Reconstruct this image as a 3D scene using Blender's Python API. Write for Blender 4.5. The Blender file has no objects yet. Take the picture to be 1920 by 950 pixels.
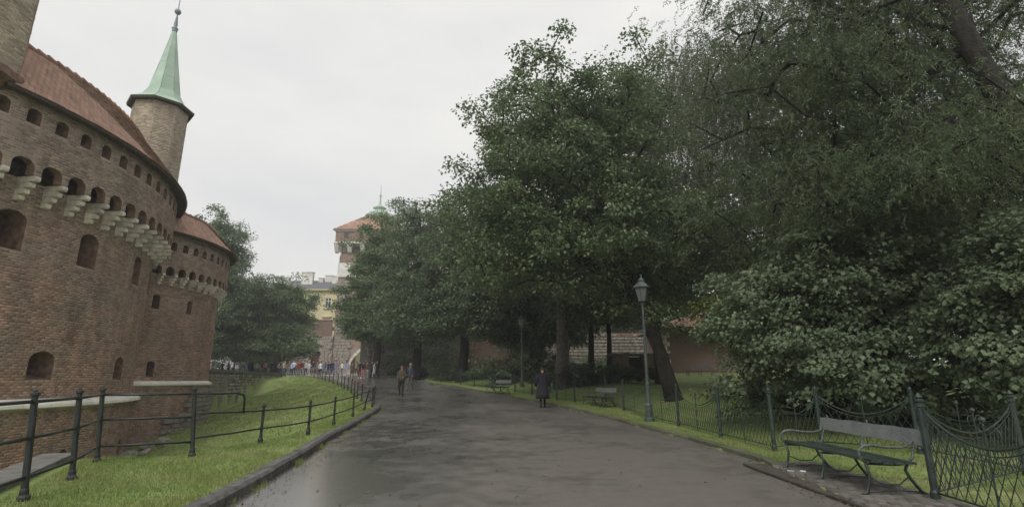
import bpy, bmesh, math, random
import numpy as np
from mathutils import Vector, Matrix
R = math.radians
sc = bpy.context.scene
COL = sc.collection

# ------------------------------------------------------------------ camera
F_PX = 980.0
PITCH = math.atan(237 / F_PX)
CAM_H = 1.5
cd = bpy.data.cameras.new('camera'); cam = bpy.data.objects.new('camera', cd); COL.objects.link(cam)
cam.location = (0, 0, CAM_H); cam.rotation_euler = (math.pi / 2 + PITCH, 0, 0)
cd.sensor_width = 36; cd.lens = F_PX / 1920 * 36; cd.clip_start = 0.05; cd.clip_end = 3000
sc.camera = cam
# ------------------------------------------------------------------ world: overcast
SUN_EL, SUN_AZ = 44, 198
w = bpy.data.worlds.new('World'); sc.world = w; w.use_nodes = True
nt = w.node_tree; nt.nodes.clear()
out = nt.nodes.new('ShaderNodeOutputWorld'); bg = nt.nodes.new('ShaderNodeBackground')
sky = nt.nodes.new('ShaderNodeTexSky'); sky.sky_type = 'NISHITA'; sky.sun_disc = False
sky.sun_elevation = R(SUN_EL); sky.sun_rotation = R(SUN_AZ); sky.dust_density = 4
sc_sky = nt.nodes.new('ShaderNodeVectorMath'); sc_sky.operation = 'SCALE'; sc_sky.inputs['Scale'].default_value = 0.9
tc = nt.nodes.new('ShaderNodeTexCoord'); mp = nt.nodes.new('ShaderNodeMapping'); mp.inputs['Scale'].default_value = (1.4, 1.4, 4.2)
no = nt.nodes.new('ShaderNodeTexNoise'); no.inputs['Scale'].default_value = 1.5; no.inputs['Detail'].default_value = 5; no.inputs['Roughness'].default_value = .5
cr = nt.nodes.new('ShaderNodeValToRGB')
cr.color_ramp.elements[0].position = .3; cr.color_ramp.elements[0].color = (6.35, 6.35, 6.45, 1)
cr.color_ramp.elements[1].position = .66; cr.color_ramp.elements[1].color = (7.65, 7.55, 7.25, 1)
mx = nt.nodes.new('ShaderNodeMix'); mx.data_type = 'RGBA'; mx.inputs['Factor'].default_value = .95
nt.links.new(sky.outputs[0], sc_sky.inputs[0])
nt.links.new(tc.outputs['Generated'], mp.inputs[0]); nt.links.new(mp.outputs[0], no.inputs['Vector']); nt.links.new(no.outputs['Fac'], cr.inputs[0])
nt.links.new(sc_sky.outputs[0], mx.inputs[6]); nt.links.new(cr.outputs[0], mx.inputs[7])
nt.links.new(mx.outputs[2], bg.inputs[0]); bg.inputs['Strength'].default_value = .1
nt.links.new(bg.outputs[0], out.inputs[0])
sl = bpy.data.lights.new('sun', 'SUN'); sl.energy = 1.5; sl.angle = R(25); sl.color = (1, .97, .92)
so = bpy.data.objects.new('sun', sl); COL.objects.link(so)
so.rotation_euler = (R(90 - SUN_EL), 0, R(180 - SUN_AZ))
sc.view_settings.view_transform = 'Standard'; sc.view_settings.look = 'None'
sc.view_settings.exposure = 0.32; sc.view_settings.gamma = 1
sc.cycles.max_bounces = 6; sc.cycles.transparent_max_bounces = 8

# ------------------------------------------------------------------ materials
MATS = {}
def mat(name, col, rough=.8, var=0., vscale=3., bump=0., bscale=20., island=0., objrand=0., spec=.3, metal=0., transl=0., col2=None, detail=4):
    if name in MATS: return MATS[name]
    m = bpy.data.materials.new(name); m.use_nodes = True
    t = m.node_tree; b = t.nodes['Principled BSDF']; L = t.links
    b.inputs['Roughness'].default_value = rough; b.inputs['Specular IOR Level'].default_value = spec; b.inputs['Metallic'].default_value = metal
    c = (*col, 1)
    tc = t.nodes.new('ShaderNodeTexCoord')
    last = None
    rgb = t.nodes.new('ShaderNodeRGB'); rgb.outputs[0].default_value = c; last = rgb.outputs[0]
    if col2 is not None or var > 0:
        n = t.nodes.new('ShaderNodeTexNoise'); n.inputs['Scale'].default_value = vscale; n.inputs['Detail'].default_value = detail
        L.new(tc.outputs['Object'], n.inputs['Vector'])
        r = t.nodes.new('ShaderNodeValToRGB'); r.color_ramp.elements[0].position = .35; r.color_ramp.elements[1].position = .65
        if col2 is None:
            r.color_ramp.elements[0].color = (*[x * (1 - var) for x in col], 1); r.color_ramp.elements[1].color = (*[min(1, x * (1 + var)) for x in col], 1)
        else:
            r.color_ramp.elements[0].color = c; r.color_ramp.elements[1].color = (*col2, 1)
        L.new(n.outputs['Fac'], r.inputs[0]); last = r.outputs[0]
    for amt, kind in ((island, 'i'), (objrand, 'o')):
        if amt > 0:
            if kind == 'i': g = t.nodes.new('ShaderNodeNewGeometry'); v = g.outputs['Random Per Island']
            else: g = t.nodes.new('ShaderNodeObjectInfo'); v = g.outputs['Random']
            h = t.nodes.new('ShaderNodeHueSaturation')
            mr = t.nodes.new('ShaderNodeMapRange'); mr.inputs['To Min'].default_value = 1 - amt; mr.inputs['To Max'].default_value = 1 + amt
            L.new(v, mr.inputs['Value']); L.new(mr.outputs[0], h.inputs['Value'])
            m2 = t.nodes.new('ShaderNodeMath'); m2.operation = 'MULTIPLY'; m2.inputs[1].default_value = 7.31; L.new(v, m2.inputs[0])
            m3 = t.nodes.new('ShaderNodeMath'); m3.operation = 'FRACT'; L.new(m2.outputs[0], m3.inputs[0])
            mr2 = t.nodes.new('ShaderNodeMapRange'); mr2.inputs['To Min'].default_value = .5 - amt * .05; mr2.inputs['To Max'].default_value = .5 + amt * .05
            L.new(m3.outputs[0], mr2.inputs['Value']); L.new(mr2.outputs[0], h.inputs['Hue'])
            L.new(last, h.inputs['Color']); last = h.outputs[0]
    L.new(last, b.inputs['Base Color'])
    if bump > 0:
        n2 = t.nodes.new('ShaderNodeTexNoise'); n2.inputs['Scale'].default_value = bscale; n2.inputs['Detail'].default_value = 4
        L.new(tc.outputs['Object'], n2.inputs['Vector'])
        bp = t.nodes.new('ShaderNodeBump'); bp.inputs['Strength'].default_value = bump; bp.inputs['Distance'].default_value = .03
        L.new(n2.outputs['Fac'], bp.inputs['Height']); L.new(bp.outputs[0], b.inputs['Normal'])
    if transl > 0:
        tr = t.nodes.new('ShaderNodeBsdfTranslucent'); L.new(last, tr.inputs[0])
        ms = t.nodes.new('ShaderNodeMixShader'); ms.inputs[0].default_value = transl
        o = t.nodes['Material Output']; L.new(b.outputs[0], ms.inputs[1]); L.new(tr.outputs[0], ms.inputs[2]); L.new(ms.outputs[0], o.inputs[0])
    MATS[name] = m
    return m

def brickmat(name, seed=0.):
    """brick colour that drifts in large weathered patches, each brick of its own tone"""
    m = bpy.data.materials.new(name); m.use_nodes = True
    t = m.node_tree; b = t.nodes['Principled BSDF']; L = t.links
    b.inputs['Roughness'].default_value = .88; b.inputs['Specular IOR Level'].default_value = .2
    tc = t.nodes.new('ShaderNodeNewGeometry')
    n = t.nodes.new('ShaderNodeTexNoise'); n.inputs['Scale'].default_value = .55; n.inputs['Detail'].default_value = 5; n.inputs['Roughness'].default_value = .6
    mp = t.nodes.new('ShaderNodeMapping'); mp.inputs['Scale'].default_value = (1, 1, 1.6); mp.inputs['Location'].default_value = (seed, seed, 0)
    L.new(tc.outputs['Position'], mp.inputs[0]); L.new(mp.outputs[0], n.inputs['Vector'])
    r = t.nodes.new('ShaderNodeValToRGB'); r.color_ramp.elements[0].position = .33; r.color_ramp.elements[0].color = (.20, .155, .13, 1)
    r.color_ramp.elements[1].position = .7; r.color_ramp.elements[1].color = (.31, .185, .14, 1)
    e = r.color_ramp.elements.new(.5); e.color = (.25, .165, .13, 1)
    L.new(n.outputs['Fac'], r.inputs[0])
    # upper masonry is greyer, weathered
    sp = t.nodes.new('ShaderNodeSeparateXYZ'); L.new(tc.outputs['Position'], sp.inputs[0])
    mr = t.nodes.new('ShaderNodeMapRange'); mr.inputs['From Min'].default_value = 4.5; mr.inputs['From Max'].default_value = 8.8; mr.inputs['To Max'].default_value = .75
    L.new(sp.outputs['Z'], mr.inputs['Value'])
    mixg = t.nodes.new('ShaderNodeMix'); mixg.data_type = 'RGBA'; mixg.inputs[7].default_value = (.235, .185, .155, 1)
    L.new(mr.outputs[0], mixg.inputs['Factor']); L.new(r.outputs[0], mixg.inputs[6])
    oi = t.nodes.new('ShaderNodeObjectInfo')
    ad = t.nodes.new('ShaderNodeMath'); ad.operation = 'ADD'; L.new(tc.outputs['Random Per Island'], ad.inputs[0]); L.new(oi.outputs['Random'], ad.inputs[1])
    fr = t.nodes.new('ShaderNodeMath'); fr.operation = 'FRACT'; L.new(ad.outputs[0], fr.inputs[0])
    m2 = t.nodes.new('ShaderNodeMapRange'); m2.inputs['To Min'].default_value = .82; m2.inputs['To Max'].default_value = 1.55; L.new(fr.outputs[0], m2.inputs['Value'])
    h = t.nodes.new('ShaderNodeHueSaturation'); mt = t.nodes.new('ShaderNodeMapRange'); mt.inputs['From Min'].default_value = 11.2; mt.inputs['From Max'].default_value = 12; L.new(sp.outputs['Z'], mt.inputs['Value'])
    mxt = t.nodes.new('ShaderNodeMix'); mxt.data_type = 'RGBA'; mxt.inputs[7].default_value = (.33, .28, .215, 1); L.new(mt.outputs[0], mxt.inputs['Factor']); L.new(mixg.outputs[2], mxt.inputs[6])
    L.new(m2.outputs[0], h.inputs['Value']); L.new(mxt.outputs[2], h.inputs['Color'])
    n5 = t.nodes.new('ShaderNodeTexNoise'); n5.inputs['Scale'].default_value = 1.1; n5.inputs['Detail'].default_value = 6; n5.inputs['Roughness'].default_value = .7
    mp5 = t.nodes.new('ShaderNodeMapping'); mp5.inputs['Scale'].default_value = (1.5, 1.5, .35); L.new(tc.outputs['Position'], mp5.inputs[0]); L.new(mp5.outputs[0], n5.inputs['Vector'])
    r5 = t.nodes.new('ShaderNodeMapRange'); r5.inputs['From Min'].default_value = .35; r5.inputs['From Max'].default_value = .62; r5.inputs['To Min'].default_value = .85; r5.inputs['To Max'].default_value = 1.3; L.new(n5.outputs['Fac'], r5.inputs['Value'])
    h5 = t.nodes.new('ShaderNodeHueSaturation'); L.new(r5.outputs[0], h5.inputs['Value']); L.new(h.outputs[0], h5.inputs['Color'])
    n6 = t.nodes.new('ShaderNodeTexNoise'); n6.inputs['Scale'].default_value = .9; n6.inputs['Detail'].default_value = 7; n6.inputs['Roughness'].default_value = .75
    mp6 = t.nodes.new('ShaderNodeMapping'); mp6.inputs['Location'].default_value = (7, 3, 5); mp6.inputs['Scale'].default_value = (1, 1, 1.3); L.new(tc.outputs['Position'], mp6.inputs[0]); L.new(mp6.outputs[0], n6.inputs['Vector'])
    r6 = t.nodes.new('ShaderNodeMapRange'); r6.inputs['From Min'].default_value = .53; r6.inputs['From Max'].default_value = .68; r6.inputs['To Max'].default_value = .35; L.new(n6.outputs['Fac'], r6.inputs['Value'])
    x6 = t.nodes.new('ShaderNodeMix'); x6.data_type = 'RGBA'; x6.inputs[7].default_value = (.46, .39, .33, 1); L.new(r6.outputs[0], x6.inputs['Factor']); L.new(h5.outputs[0], x6.inputs[6])
    L.new(x6.outputs[2], b.inputs['Base Color'])
    MATS[name] = m; return m

M_BRICK = brickmat('brick_masonry')
M_MORTAR = mat('mortar', (.36, .30, .25), .95, var=.3, vscale=1.2, bump=.5, bscale=14)
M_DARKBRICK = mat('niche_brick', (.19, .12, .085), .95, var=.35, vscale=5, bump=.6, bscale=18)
M_VOID = mat('void_interior', (.035, .03, .027), 1)  # near-black colour stands in for the unlit depth of openings and cavities
M_STONE = mat('limestone', (.66, .60, .53), .9, var=.3, vscale=2.5, bump=.6, bscale=12, objrand=.12)
M_LEDGE = mat('ledge_stone', (.72, .69, .63), .85, var=.12, vscale=1.6, bump=.3, bscale=10, objrand=.05)
M_RUBBLE = mat('rubble_stone', (.27, .25, .215), .95, island=.45, bump=.7, bscale=9)
M_RUBBLE2 = mat('pale_rubble_stone', (.27, .245, .205), .95, island=.4, bump=.5, bscale=5)
M_TILE = mat('roof_tile', (.39, .24, .165), .85, island=.25, objrand=.2, col2=(.28, .19, .14), vscale=.9)
M_TILEDARK = mat('roof_underlay', (.17, .10, .07), .9)
M_TIMBER = mat('dark_timber', (.07, .055, .045), .8, var=.3, vscale=8)
M_COPPER = mat('verdigris_copper', (.34, .46, .37), .6, col2=(.42, .53, .44), vscale=1.5, objrand=.10, bump=.15, bscale=3)
M_LEAD = mat('dull_lead', (.20, .24, .26), .5, metal=.2)
M_IRON = mat('black_iron', (.018, .022, .02), .42, var=.4, vscale=9, spec=.5, bump=.15, bscale=40)
M_GREENIRON = mat('green_painted_iron', (.024, .038, .032), .45, var=.35, vscale=7, spec=.5, bump=.2, bscale=50)
M_BENCHWOOD = mat('worn_green_board', (.13, .145, .145), .5, col2=(.18, .19, .19), vscale=6, bump=.4, bscale=30, spec=.45)
M_BENCHSEAT = mat('green_seat_board', (.024, .038, .033), .5, col2=(.036, .052, .045), vscale=5, bump=.3, bscale=30, spec=.45)
M_CHIP = mat('chipped_paint_iron', (.035, .05, .044), .5, col2=(.14, .15, .135), vscale=40, spec=.45, detail=6)
M_KERB = mat('kerb_granite', (.10, .095, .088), .6, var=.4, vscale=7, bump=.5, bscale=25, objrand=.15)
M_KERB2 = mat('mossy_kerb', (.12, .115, .09), .85, col2=(.085, .10, .05), vscale=4, bump=.7, bscale=14, objrand=.2)
M_SLAB = mat('concrete_coping', (.15, .145, .135), .8, var=.25, vscale=4, bump=.3, bscale=20)
M_COBBLE = mat('cobble', (.15, .14, .125), .75, island=.3, objrand=.3, bump=.5, bscale=25)
M_BARK = mat('dark_bark', (.028, .025, .021), .95, var=.4, vscale=6, bump=1., bscale=18)
M_BARKPALE = mat('grey_bark', (.10, .088, .075), .95, var=.35, vscale=5, bump=1., bscale=14)
M_DIRT = mat('dirt', (.075, .068, .055), .95, var=.3, vscale=5, bump=.5)
M_GLASS = mat('lantern_glass', (.13, .14, .135), .15, spec=.6)
M_PLASTER = mat('yellow_plaster', (.62, .57, .36), .9, var=.06, vscale=.5)
M_WHITE = mat('white_plaster', (.66, .65, .62), .9, var=.1, vscale=1)
M_SLATE = mat('slate_roof', (.14, .145, .155), .6, island=.15)
M_WINDARK = mat('dark_window_glass', (.04, .05, .055), .2, spec=.5)
M_REDBRICK = mat('far_brick', (.235, .165, .13), .9, var=.2, vscale=2, island=.2)
M_SIGN = mat('white_board', (.7, .7, .68), .6)

def grassmat(name, a, b_, yel, tipvar=.25):
    m = bpy.data.materials.new(name); m.use_nodes = True
    t = m.node_tree; b = t.nodes['Principled BSDF']; L = t.links
    b.inputs['Roughness'].default_value = .9; b.inputs['Specular IOR Level'].default_value = .15
    g = t.nodes.new('ShaderNodeNewGeometry')
    n = t.nodes.new('ShaderNodeTexNoise'); n.inputs['Scale'].default_value = .55; n.inputs['Detail'].default_value = 6; n.inputs['Roughness'].default_value = .65
    L.new(g.outputs['Position'], n.inputs['Vector'])
    r = t.nodes.new('ShaderNodeValToRGB'); r.color_ramp.elements[0].position = .36; r.color_ramp.elements[0].color = (*a, 1)
    r.color_ramp.elements[1].position = .68; r.color_ramp.elements[1].color = (*yel, 1)
    e = r.color_ramp.elements.new(.54); e.color = (*b_, 1)
    L.new(n.outputs['Fac'], r.inputs[0])
    n2 = t.nodes.new('ShaderNodeTexNoise'); n2.inputs['Scale'].default_value = 9; n2.inputs['Detail'].default_value = 5
    L.new(g.outputs['Position'], n2.inputs['Vector'])
    mr = t.nodes.new('ShaderNodeMapRange'); mr.inputs['From Min'].default_value = .3; mr.inputs['From Max'].default_value = .7
    mr.inputs['To Min'].default_value = 1 - tipvar; mr.inputs['To Max'].default_value = 1 + tipvar; L.new(n2.outputs['Fac'], mr.inputs['Value'])
    h = t.nodes.new('ShaderNodeHueSaturation'); L.new(mr.outputs[0], h.inputs['Value']); L.new(r.outputs[0], h.inputs['Color'])
    L.new(h.outputs[0], b.inputs['Base Color'])
    bp = t.nodes.new('ShaderNodeBump'); bp.inputs['Strength'].default_value = .8; bp.inputs['Distance'].default_value = .05
    L.new(n2.outputs['Fac'], bp.inputs['Height']); L.new(bp.outputs[0], b.inputs['Normal'])
    MATS[name] = m; return m
M_GRASS = grassmat('lawn_soil', (.15, .205, .065), (.195, .25, .085), (.27, .255, .125))
M_BLADE = mat('grass_blade', (.23, .32, .095), .7, island=.3, col2=(.33, .34, .15), vscale=.8, transl=.55, spec=.2)

def asphalt():
    m = bpy.data.materials.new('wet_asphalt'); m.use_nodes = True
    t = m.node_tree; b = t.nodes['Principled BSDF']; L = t.links
    g = t.nodes.new('ShaderNodeNewGeometry')
    def noise(scale, det, vec=None, rough=.55):
        n = t.nodes.new('ShaderNodeTexNoise'); n.inputs['Scale'].default_value = scale; n.inputs['Detail'].default_value = det; n.inputs['Roughness'].default_value = rough
        L.new(vec or g.outputs['Position'], n.inputs['Vector']); return n.outputs['Fac']
    def ramp(v, p0, p1, c0, c1):
        r = t.nodes.new('ShaderNodeValToRGB'); r.color_ramp.elements[0].position = p0; r.color_ramp.elements[1].position = p1
        r.color_ramp.elements[0].color = (*c0, 1); r.color_ramp.elements[1].color = (*c1, 1); L.new(v, r.inputs[0]); return r.outputs[0]
    def math_(op, a, b2, c=None):
        n = t.nodes.new('ShaderNodeMath'); n.operation = op; n.use_clamp = False
        for i, q in enumerate((a, b2)):
            if isinstance(q, (int, float)): n.inputs[i].default_value = q
            else: L.new(q, n.inputs[i])
        return n.outputs[0]
    sp = t.nodes.new('ShaderNodeSeparateXYZ'); L.new(g.outputs['Position'], sp.inputs[0])
    # wetness gathers in the low left gutter and thins out towards the right
    mr = t.nodes.new('ShaderNodeMapRange'); mr.inputs['From Min'].default_value = -3.6; mr.inputs['From Max'].default_value = .9
    mr.inputs['To Min'].default_value = .24; mr.inputs['To Max'].default_value = -.06; mr.interpolation_type = 'SMOOTHSTEP'
    L.new(sp.outputs['X'], mr.inputs['Value'])
    big = noise(.33, 5); sm = noise(2.2, 5)
    my = t.nodes.new('ShaderNodeMapRange'); my.inputs['From Min'].default_value = 15; my.inputs['From Max'].default_value = 8; my.interpolation_type = 'SMOOTHSTEP'
    my.inputs['To Min'].default_value = .55; my.inputs['To Max'].default_value = 1.35; L.new(sp.outputs['Y'], my.inputs['Value'])
    wet = math_('ADD', math_('ADD', math_('MULTIPLY', big, .55), math_('MULTIPLY', sm, .45)), math_('MULTIPLY', mr.outputs[0], my.outputs[0]))
    # broken, pot-holed patch near the left gutter holding shallow water
    def region(src, a0, a1, b0, b1):
        q1 = t.nodes.new('ShaderNodeMapRange'); q1.interpolation_type = 'SMOOTHSTEP'; q1.inputs['From Min'].default_value = a0; q1.inputs['From Max'].default_value = a1; L.new(src, q1.inputs['Value'])
        q2 = t.nodes.new('ShaderNodeMapRange'); q2.interpolation_type = 'SMOOTHSTEP'; q2.inputs['From Min'].default_value = b1; q2.inputs['From Max'].default_value = b0; L.new(src, q2.inputs['Value'])
        return math_('MULTIPLY', q1.outputs[0], q2.outputs[0])
    mpp = t.nodes.new('ShaderNodeMapping'); mpp.inputs['Scale'].default_value = (1.5, .8, 1); L.new(g.outputs['Position'], mpp.inputs[0])
    pn = noise(1.35, 6, mpp.outputs[0], .6)
    reg = math_('MULTIPLY', region(sp.outputs['X'], -5.6, -4.4, -3.0, -1.2), region(sp.outputs['Y'], 8.5, 11.5, 15.5, 26))
    pm = math_('ADD', math_('SUBTRACT', pn, .16), math_('MULTIPLY', reg, .25))
    pud = ramp(pm, .60, .625, (0, 0, 0), (1, 1, 1)); rim_ = ramp(pm, .55, .60, (0, 0, 0), (1, 1, 1))
    rough = ramp(wet, .42, .72, (.50,) * 3, (.21,) * 3)
    mr_ = t.nodes.new('ShaderNodeMix'); mr_.data_type = 'RGBA'; L.new(pud, mr_.inputs['Factor']); L.new(rough, mr_.inputs[6]); mr_.inputs[7].default_value = (.16, .16, .16, 1); rough = mr_.outputs[2]
    colr = ramp(wet, .40, .70, (.148, .135, .121), (.115, .109, .101))
    gr = math_('ADD', math_('MULTIPLY', noise(38, 3), .6), math_('MULTIPLY', noise(5, 5), .4)); mc_ = t.nodes.new('ShaderNodeMix'); mc_.data_type = 'RGBA'; rd_ = math_('SUBTRACT', rim_, math_('MULTIPLY', pud, .75)); L.new(rd_, mc_.inputs['Factor']); L.new(colr, mc_.inputs[6]); mc_.inputs[7].default_value = (.05, .047, .043, 1); colr = mc_.outputs[2]
    h = t.nodes.new('ShaderNodeHueSaturation')
    m2 = t.nodes.new('ShaderNodeMapRange'); m2.inputs['To Min'].default_value = .6; m2.inputs['To Max'].default_value = 1.4; L.new(gr, m2.inputs['Value'])
    L.new(m2.outputs[0], h.inputs['Value']); L.new(colr, h.inputs['Color']); L.new(h.outputs[0], b.inputs['Base Color'])
    L.new(rough, b.inputs['Roughness']); b.inputs['Specular IOR Level'].default_value = .5
    bp = t.nodes.new('ShaderNodeBump'); bp.inputs['Distance'].default_value = .012
    ms = t.nodes.new('ShaderNodeMapRange'); ms.inputs['From Min'].default_value = .45; ms.inputs['From Max'].default_value = .75; ms.inputs['To Min'].default_value = .8; ms.inputs['To Max'].default_value = .05
    L.new(wet, ms.inputs['Value']); L.new(ms.outputs[0], bp.inputs['Strength'])
    hh = math_('ADD', math_('MULTIPLY', noise(45, 4), .5), math_('MULTIPLY', noise(3, 3), .45)); hh = math_('SUBTRACT', hh, math_('MULTIPLY', math_('MULTIPLY', rim_, 1), 1.1))
    L.new(hh, bp.inputs['Height']); L.new(bp.outputs[0], b.inputs['Normal'])
    cw_ = ramp(wet, .45, .68, (0, 0, 0), (.9, .9, .9)); L.new(cw_, b.inputs['Coat Weight']); b.inputs['Coat Roughness'].default_value = .2; b.inputs['Coat IOR'].default_value = 1.4
    MATS['wet_asphalt'] = m; return m
M_ROAD = asphalt()
M_PUDDLE = mat('puddle_water', (.08, .078, .072), .12, spec=.6)
def leafmat(name, a, b_, transl=.38, rough=.42, isl=.35):
    return mat(name, a, rough, col2=b_, vscale=.6, island=isl, transl=transl, spec=.6)

# ------------------------------------------------------------------ object helpers
def link(o, parent=None):
    COL.objects.link(o)
    if parent is not None: o.parent = parent
    return o
def tag(o, label=None, cat=None, group=None, kind=None):
    if label: o['label'] = label
    if cat: o['category'] = cat
    if group: o['group'] = group
    if kind: o['kind'] = kind
    return o
def empty(name, loc=(0, 0, 0), rz=0., label=None, cat=None, group=None, kind=None, parent=None):
    o = bpy.data.objects.new(name, None); o.location = loc; o.rotation_euler = (0, 0, rz); o.empty_display_size = .2
    link(o, parent); return tag(o, label, cat, group, kind)
def npmesh(name, V, faces, mats, mi=None, smooth=False):
    """V (n,3); faces: (m,k) array or list of arrays with different k"""
    me = bpy.data.meshes.new(name)
    if not isinstance(faces, list): faces = [faces]
    faces = [np.asarray(f, dtype=np.int32) for f in faces if len(f)]
    nl = sum(f.size for f in faces); nf = sum(len(f) for f in faces)
    me.vertices.add(len(V)); me.vertices.foreach_set('co', np.asarray(V, dtype=np.float32).ravel())
    me.loops.add(nl); me.loops.foreach_set('vertex_index', np.concatenate([f.ravel() for f in faces]))
    me.polygons.add(nf)
    tot = np.concatenate([np.full(len(f), f.shape[1], dtype=np.int32) for f in faces])
    st = np.concatenate([[0], np.cumsum(tot)[:-1]]).astype(np.int32)
    me.polygons.foreach_set('loop_start', st)
    try: me.polygons.foreach_set('loop_total', tot)
    except Exception: pass
    if mi is not None: me.polygons.foreach_set('material_index', np.asarray(mi, dtype=np.int32))
    if smooth: me.polygons.foreach_set('use_smooth', np.ones(nf, dtype=bool))
    me.update(calc_edges=True)
    for m in (mats if isinstance(mats, (list, tuple)) else [mats]): me.materials.append(m)
    return me
class MB:
    """mesh builder collecting boxes, tubes and lathes"""
    def __init__(s): s.v = []; s.f = []; s.m = []; s.n = 0
    def add(s, V, F, mi=0):
        s.v.extend([tuple(p) for p in V]); s.f.extend([tuple(i + s.n for i in f) for f in F]); s.m.extend([mi] * len(F)); s.n += len(V); return s
    def box(s, c, size, rz=0., mi=0, ax=None):
        hx, hy, hz = [q / 2 for q in size]
        P = [(-hx, -hy, -hz), (hx, -hy, -hz), (hx, hy, -hz), (-hx, hy, -hz), (-hx, -hy, hz), (hx, -hy, hz), (hx, hy, hz), (-hx, hy, hz)]
        if ax is not None: P = [tuple(ax @ Vector(p)) for p in P]
        elif rz: cz, sz = math.cos(rz), math.sin(rz); P = [(x * cz - y * sz, x * sz + y * cz, z) for x, y, z in P]
        V = [(c[0] + x, c[1] + y, c[2] + z) for x, y, z in P]
        return s.add(V, [(0, 3, 2, 1), (4, 5, 6, 7), (0, 1, 5, 4), (1, 2, 6, 5), (2, 3, 7, 6), (3, 0, 4, 7)], mi)
    def tube(s, pts, r, n=6, mi=0, caps=True):
        pts = [Vector(p) for p in pts]; rs = r if isinstance(r, (list, tuple)) else [r] * len(pts)
        V = []; prev = None
        for i, p in enumerate(pts):
            d = (pts[min(i + 1, len(pts) - 1)] - pts[max(i - 1, 0)])
            d = d.normalized() if d.length > 1e-9 else Vector((0, 0, 1))
            if prev is None: a = d.orthogonal().normalized()
            else:
                a = prev - d * prev.dot(d); a = a.normalized() if a.length > 1e-6 else d.orthogonal().normalized()
            prev = a; b = d.cross(a)
            for k in range(n):
                t = 2 * math.pi * k / n; V.append(p + (a * math.cos(t) + b * math.sin(t)) * rs[i])
        Fc = [(i * n + k, i * n + (k + 1) % n, (i + 1) * n + (k + 1) % n, (i + 1) * n + k) for i in range(len(pts) - 1) for k in range(n)]
        if caps: Fc += [tuple(range(n))[::-1], tuple((len(pts) - 1) * n + k for k in range(n))]
        return s.add(V, Fc, mi)
    def lathe(s, prof, n=12, c=(0, 0, 0), mi=0, rot=0.):
        V = []; Fc = []
        for (r, z) in prof:
            for k in range(n):
                t = 2 * math.pi * k / n + rot; V.append((c[0] + r * math.cos(t), c[1] + r * math.sin(t), c[2] + z))
        for i in range(len(prof) - 1):
            for k in range(n): Fc.append((i * n + k, i * n + (k + 1) % n, (i + 1) * n + (k + 1) % n, (i + 1) * n + k))
        Fc += [tuple(range(n))[::-1], tuple((len(prof) - 1) * n + k for k in range(n))]
        return s.add(V, Fc, mi)
    def mesh(s, name, mats, smooth=False):
        me = bpy.data.meshes.new(name); me.from_pydata(s.v, [], s.f)
        for m in (mats if isinstance(mats, (list, tuple)) else [mats]): me.materials.append(m)
        me.polygons.foreach_set('material_index', s.m)
        if smooth: me.polygons.foreach_set('use_smooth', [True] * len(s.f))
        me.update(); return me
    def build(s, name, mats, parent=None, smooth=False, **kw):
        o = bpy.data.objects.new(name, s.mesh(name, mats, smooth)); link(o, parent); return tag(o, **kw)
def boxes(Cc, X, Y, Z, taper=None, nobottom=False):
    """n boxes: centres and half-axis vectors -> V, F"""
    n = len(Cc); S = np.array([(-1, -1, -1), (1, -1, -1), (1, 1, -1), (-1, 1, -1), (-1, -1, 1), (1, -1, 1), (1, 1, 1), (-1, 1, 1)], float)
    V = Cc[:, None, :] + S[None, :, 0:1] * X[:, None, :] + S[None, :, 1:2] * Y[:, None, :] + S[None, :, 2:3] * Z[:, None, :]
    Fq = np.array([(0, 3, 2, 1), (4, 5, 6, 7), (0, 1, 5, 4), (1, 2, 6, 5), (2, 3, 7, 6), (3, 0, 4, 7)])
    if nobottom: Fq = Fq[[0, 1, 3, 2, 5]]
    Fc = (Fq[None] + (np.arange(n) * 8)[:, None, None]).reshape(-1, 4)
    return V.reshape(-1, 3), Fc
def pieces(name, parent, Cc, X, Y, Z, material, nparts=300, cam_p=(0, 0, 1.5), key=None, jit=.004, rs=None):
    """box pieces: the nparts nearest ones become objects sharing one unit mesh, the rest one 'stuff' part"""
    Cc = np.asarray(Cc, float); X = np.asarray(X, float); Y = np.asarray(Y, float); Z = np.asarray(Z, float)
    if len(Cc) == 0: return
    d = np.linalg.norm(Cc - np.array(cam_p), axis=1) if key is None else key
    order = np.argsort(d); near = order[:nparts]; far = order[nparts:]
    um = UNIT(material)
    for i in near:
        o = bpy.data.objects.new(name, um); link(o, parent)
        mtx = Matrix(((X[i][0], Y[i][0], Z[i][0], Cc[i][0]), (X[i][1], Y[i][1], Z[i][1], Cc[i][1]), (X[i][2], Y[i][2], Z[i][2], Cc[i][2]), (0, 0, 0, 1)))
        o.matrix_local = mtx
    if len(far):
        V, Fc = boxes(Cc[far], X[far], Y[far], Z[far])
        o = bpy.data.objects.new(name, npmesh(name, V, Fc, material)); link(o, parent); o['kind'] = 'stuff'
_units = {}
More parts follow.
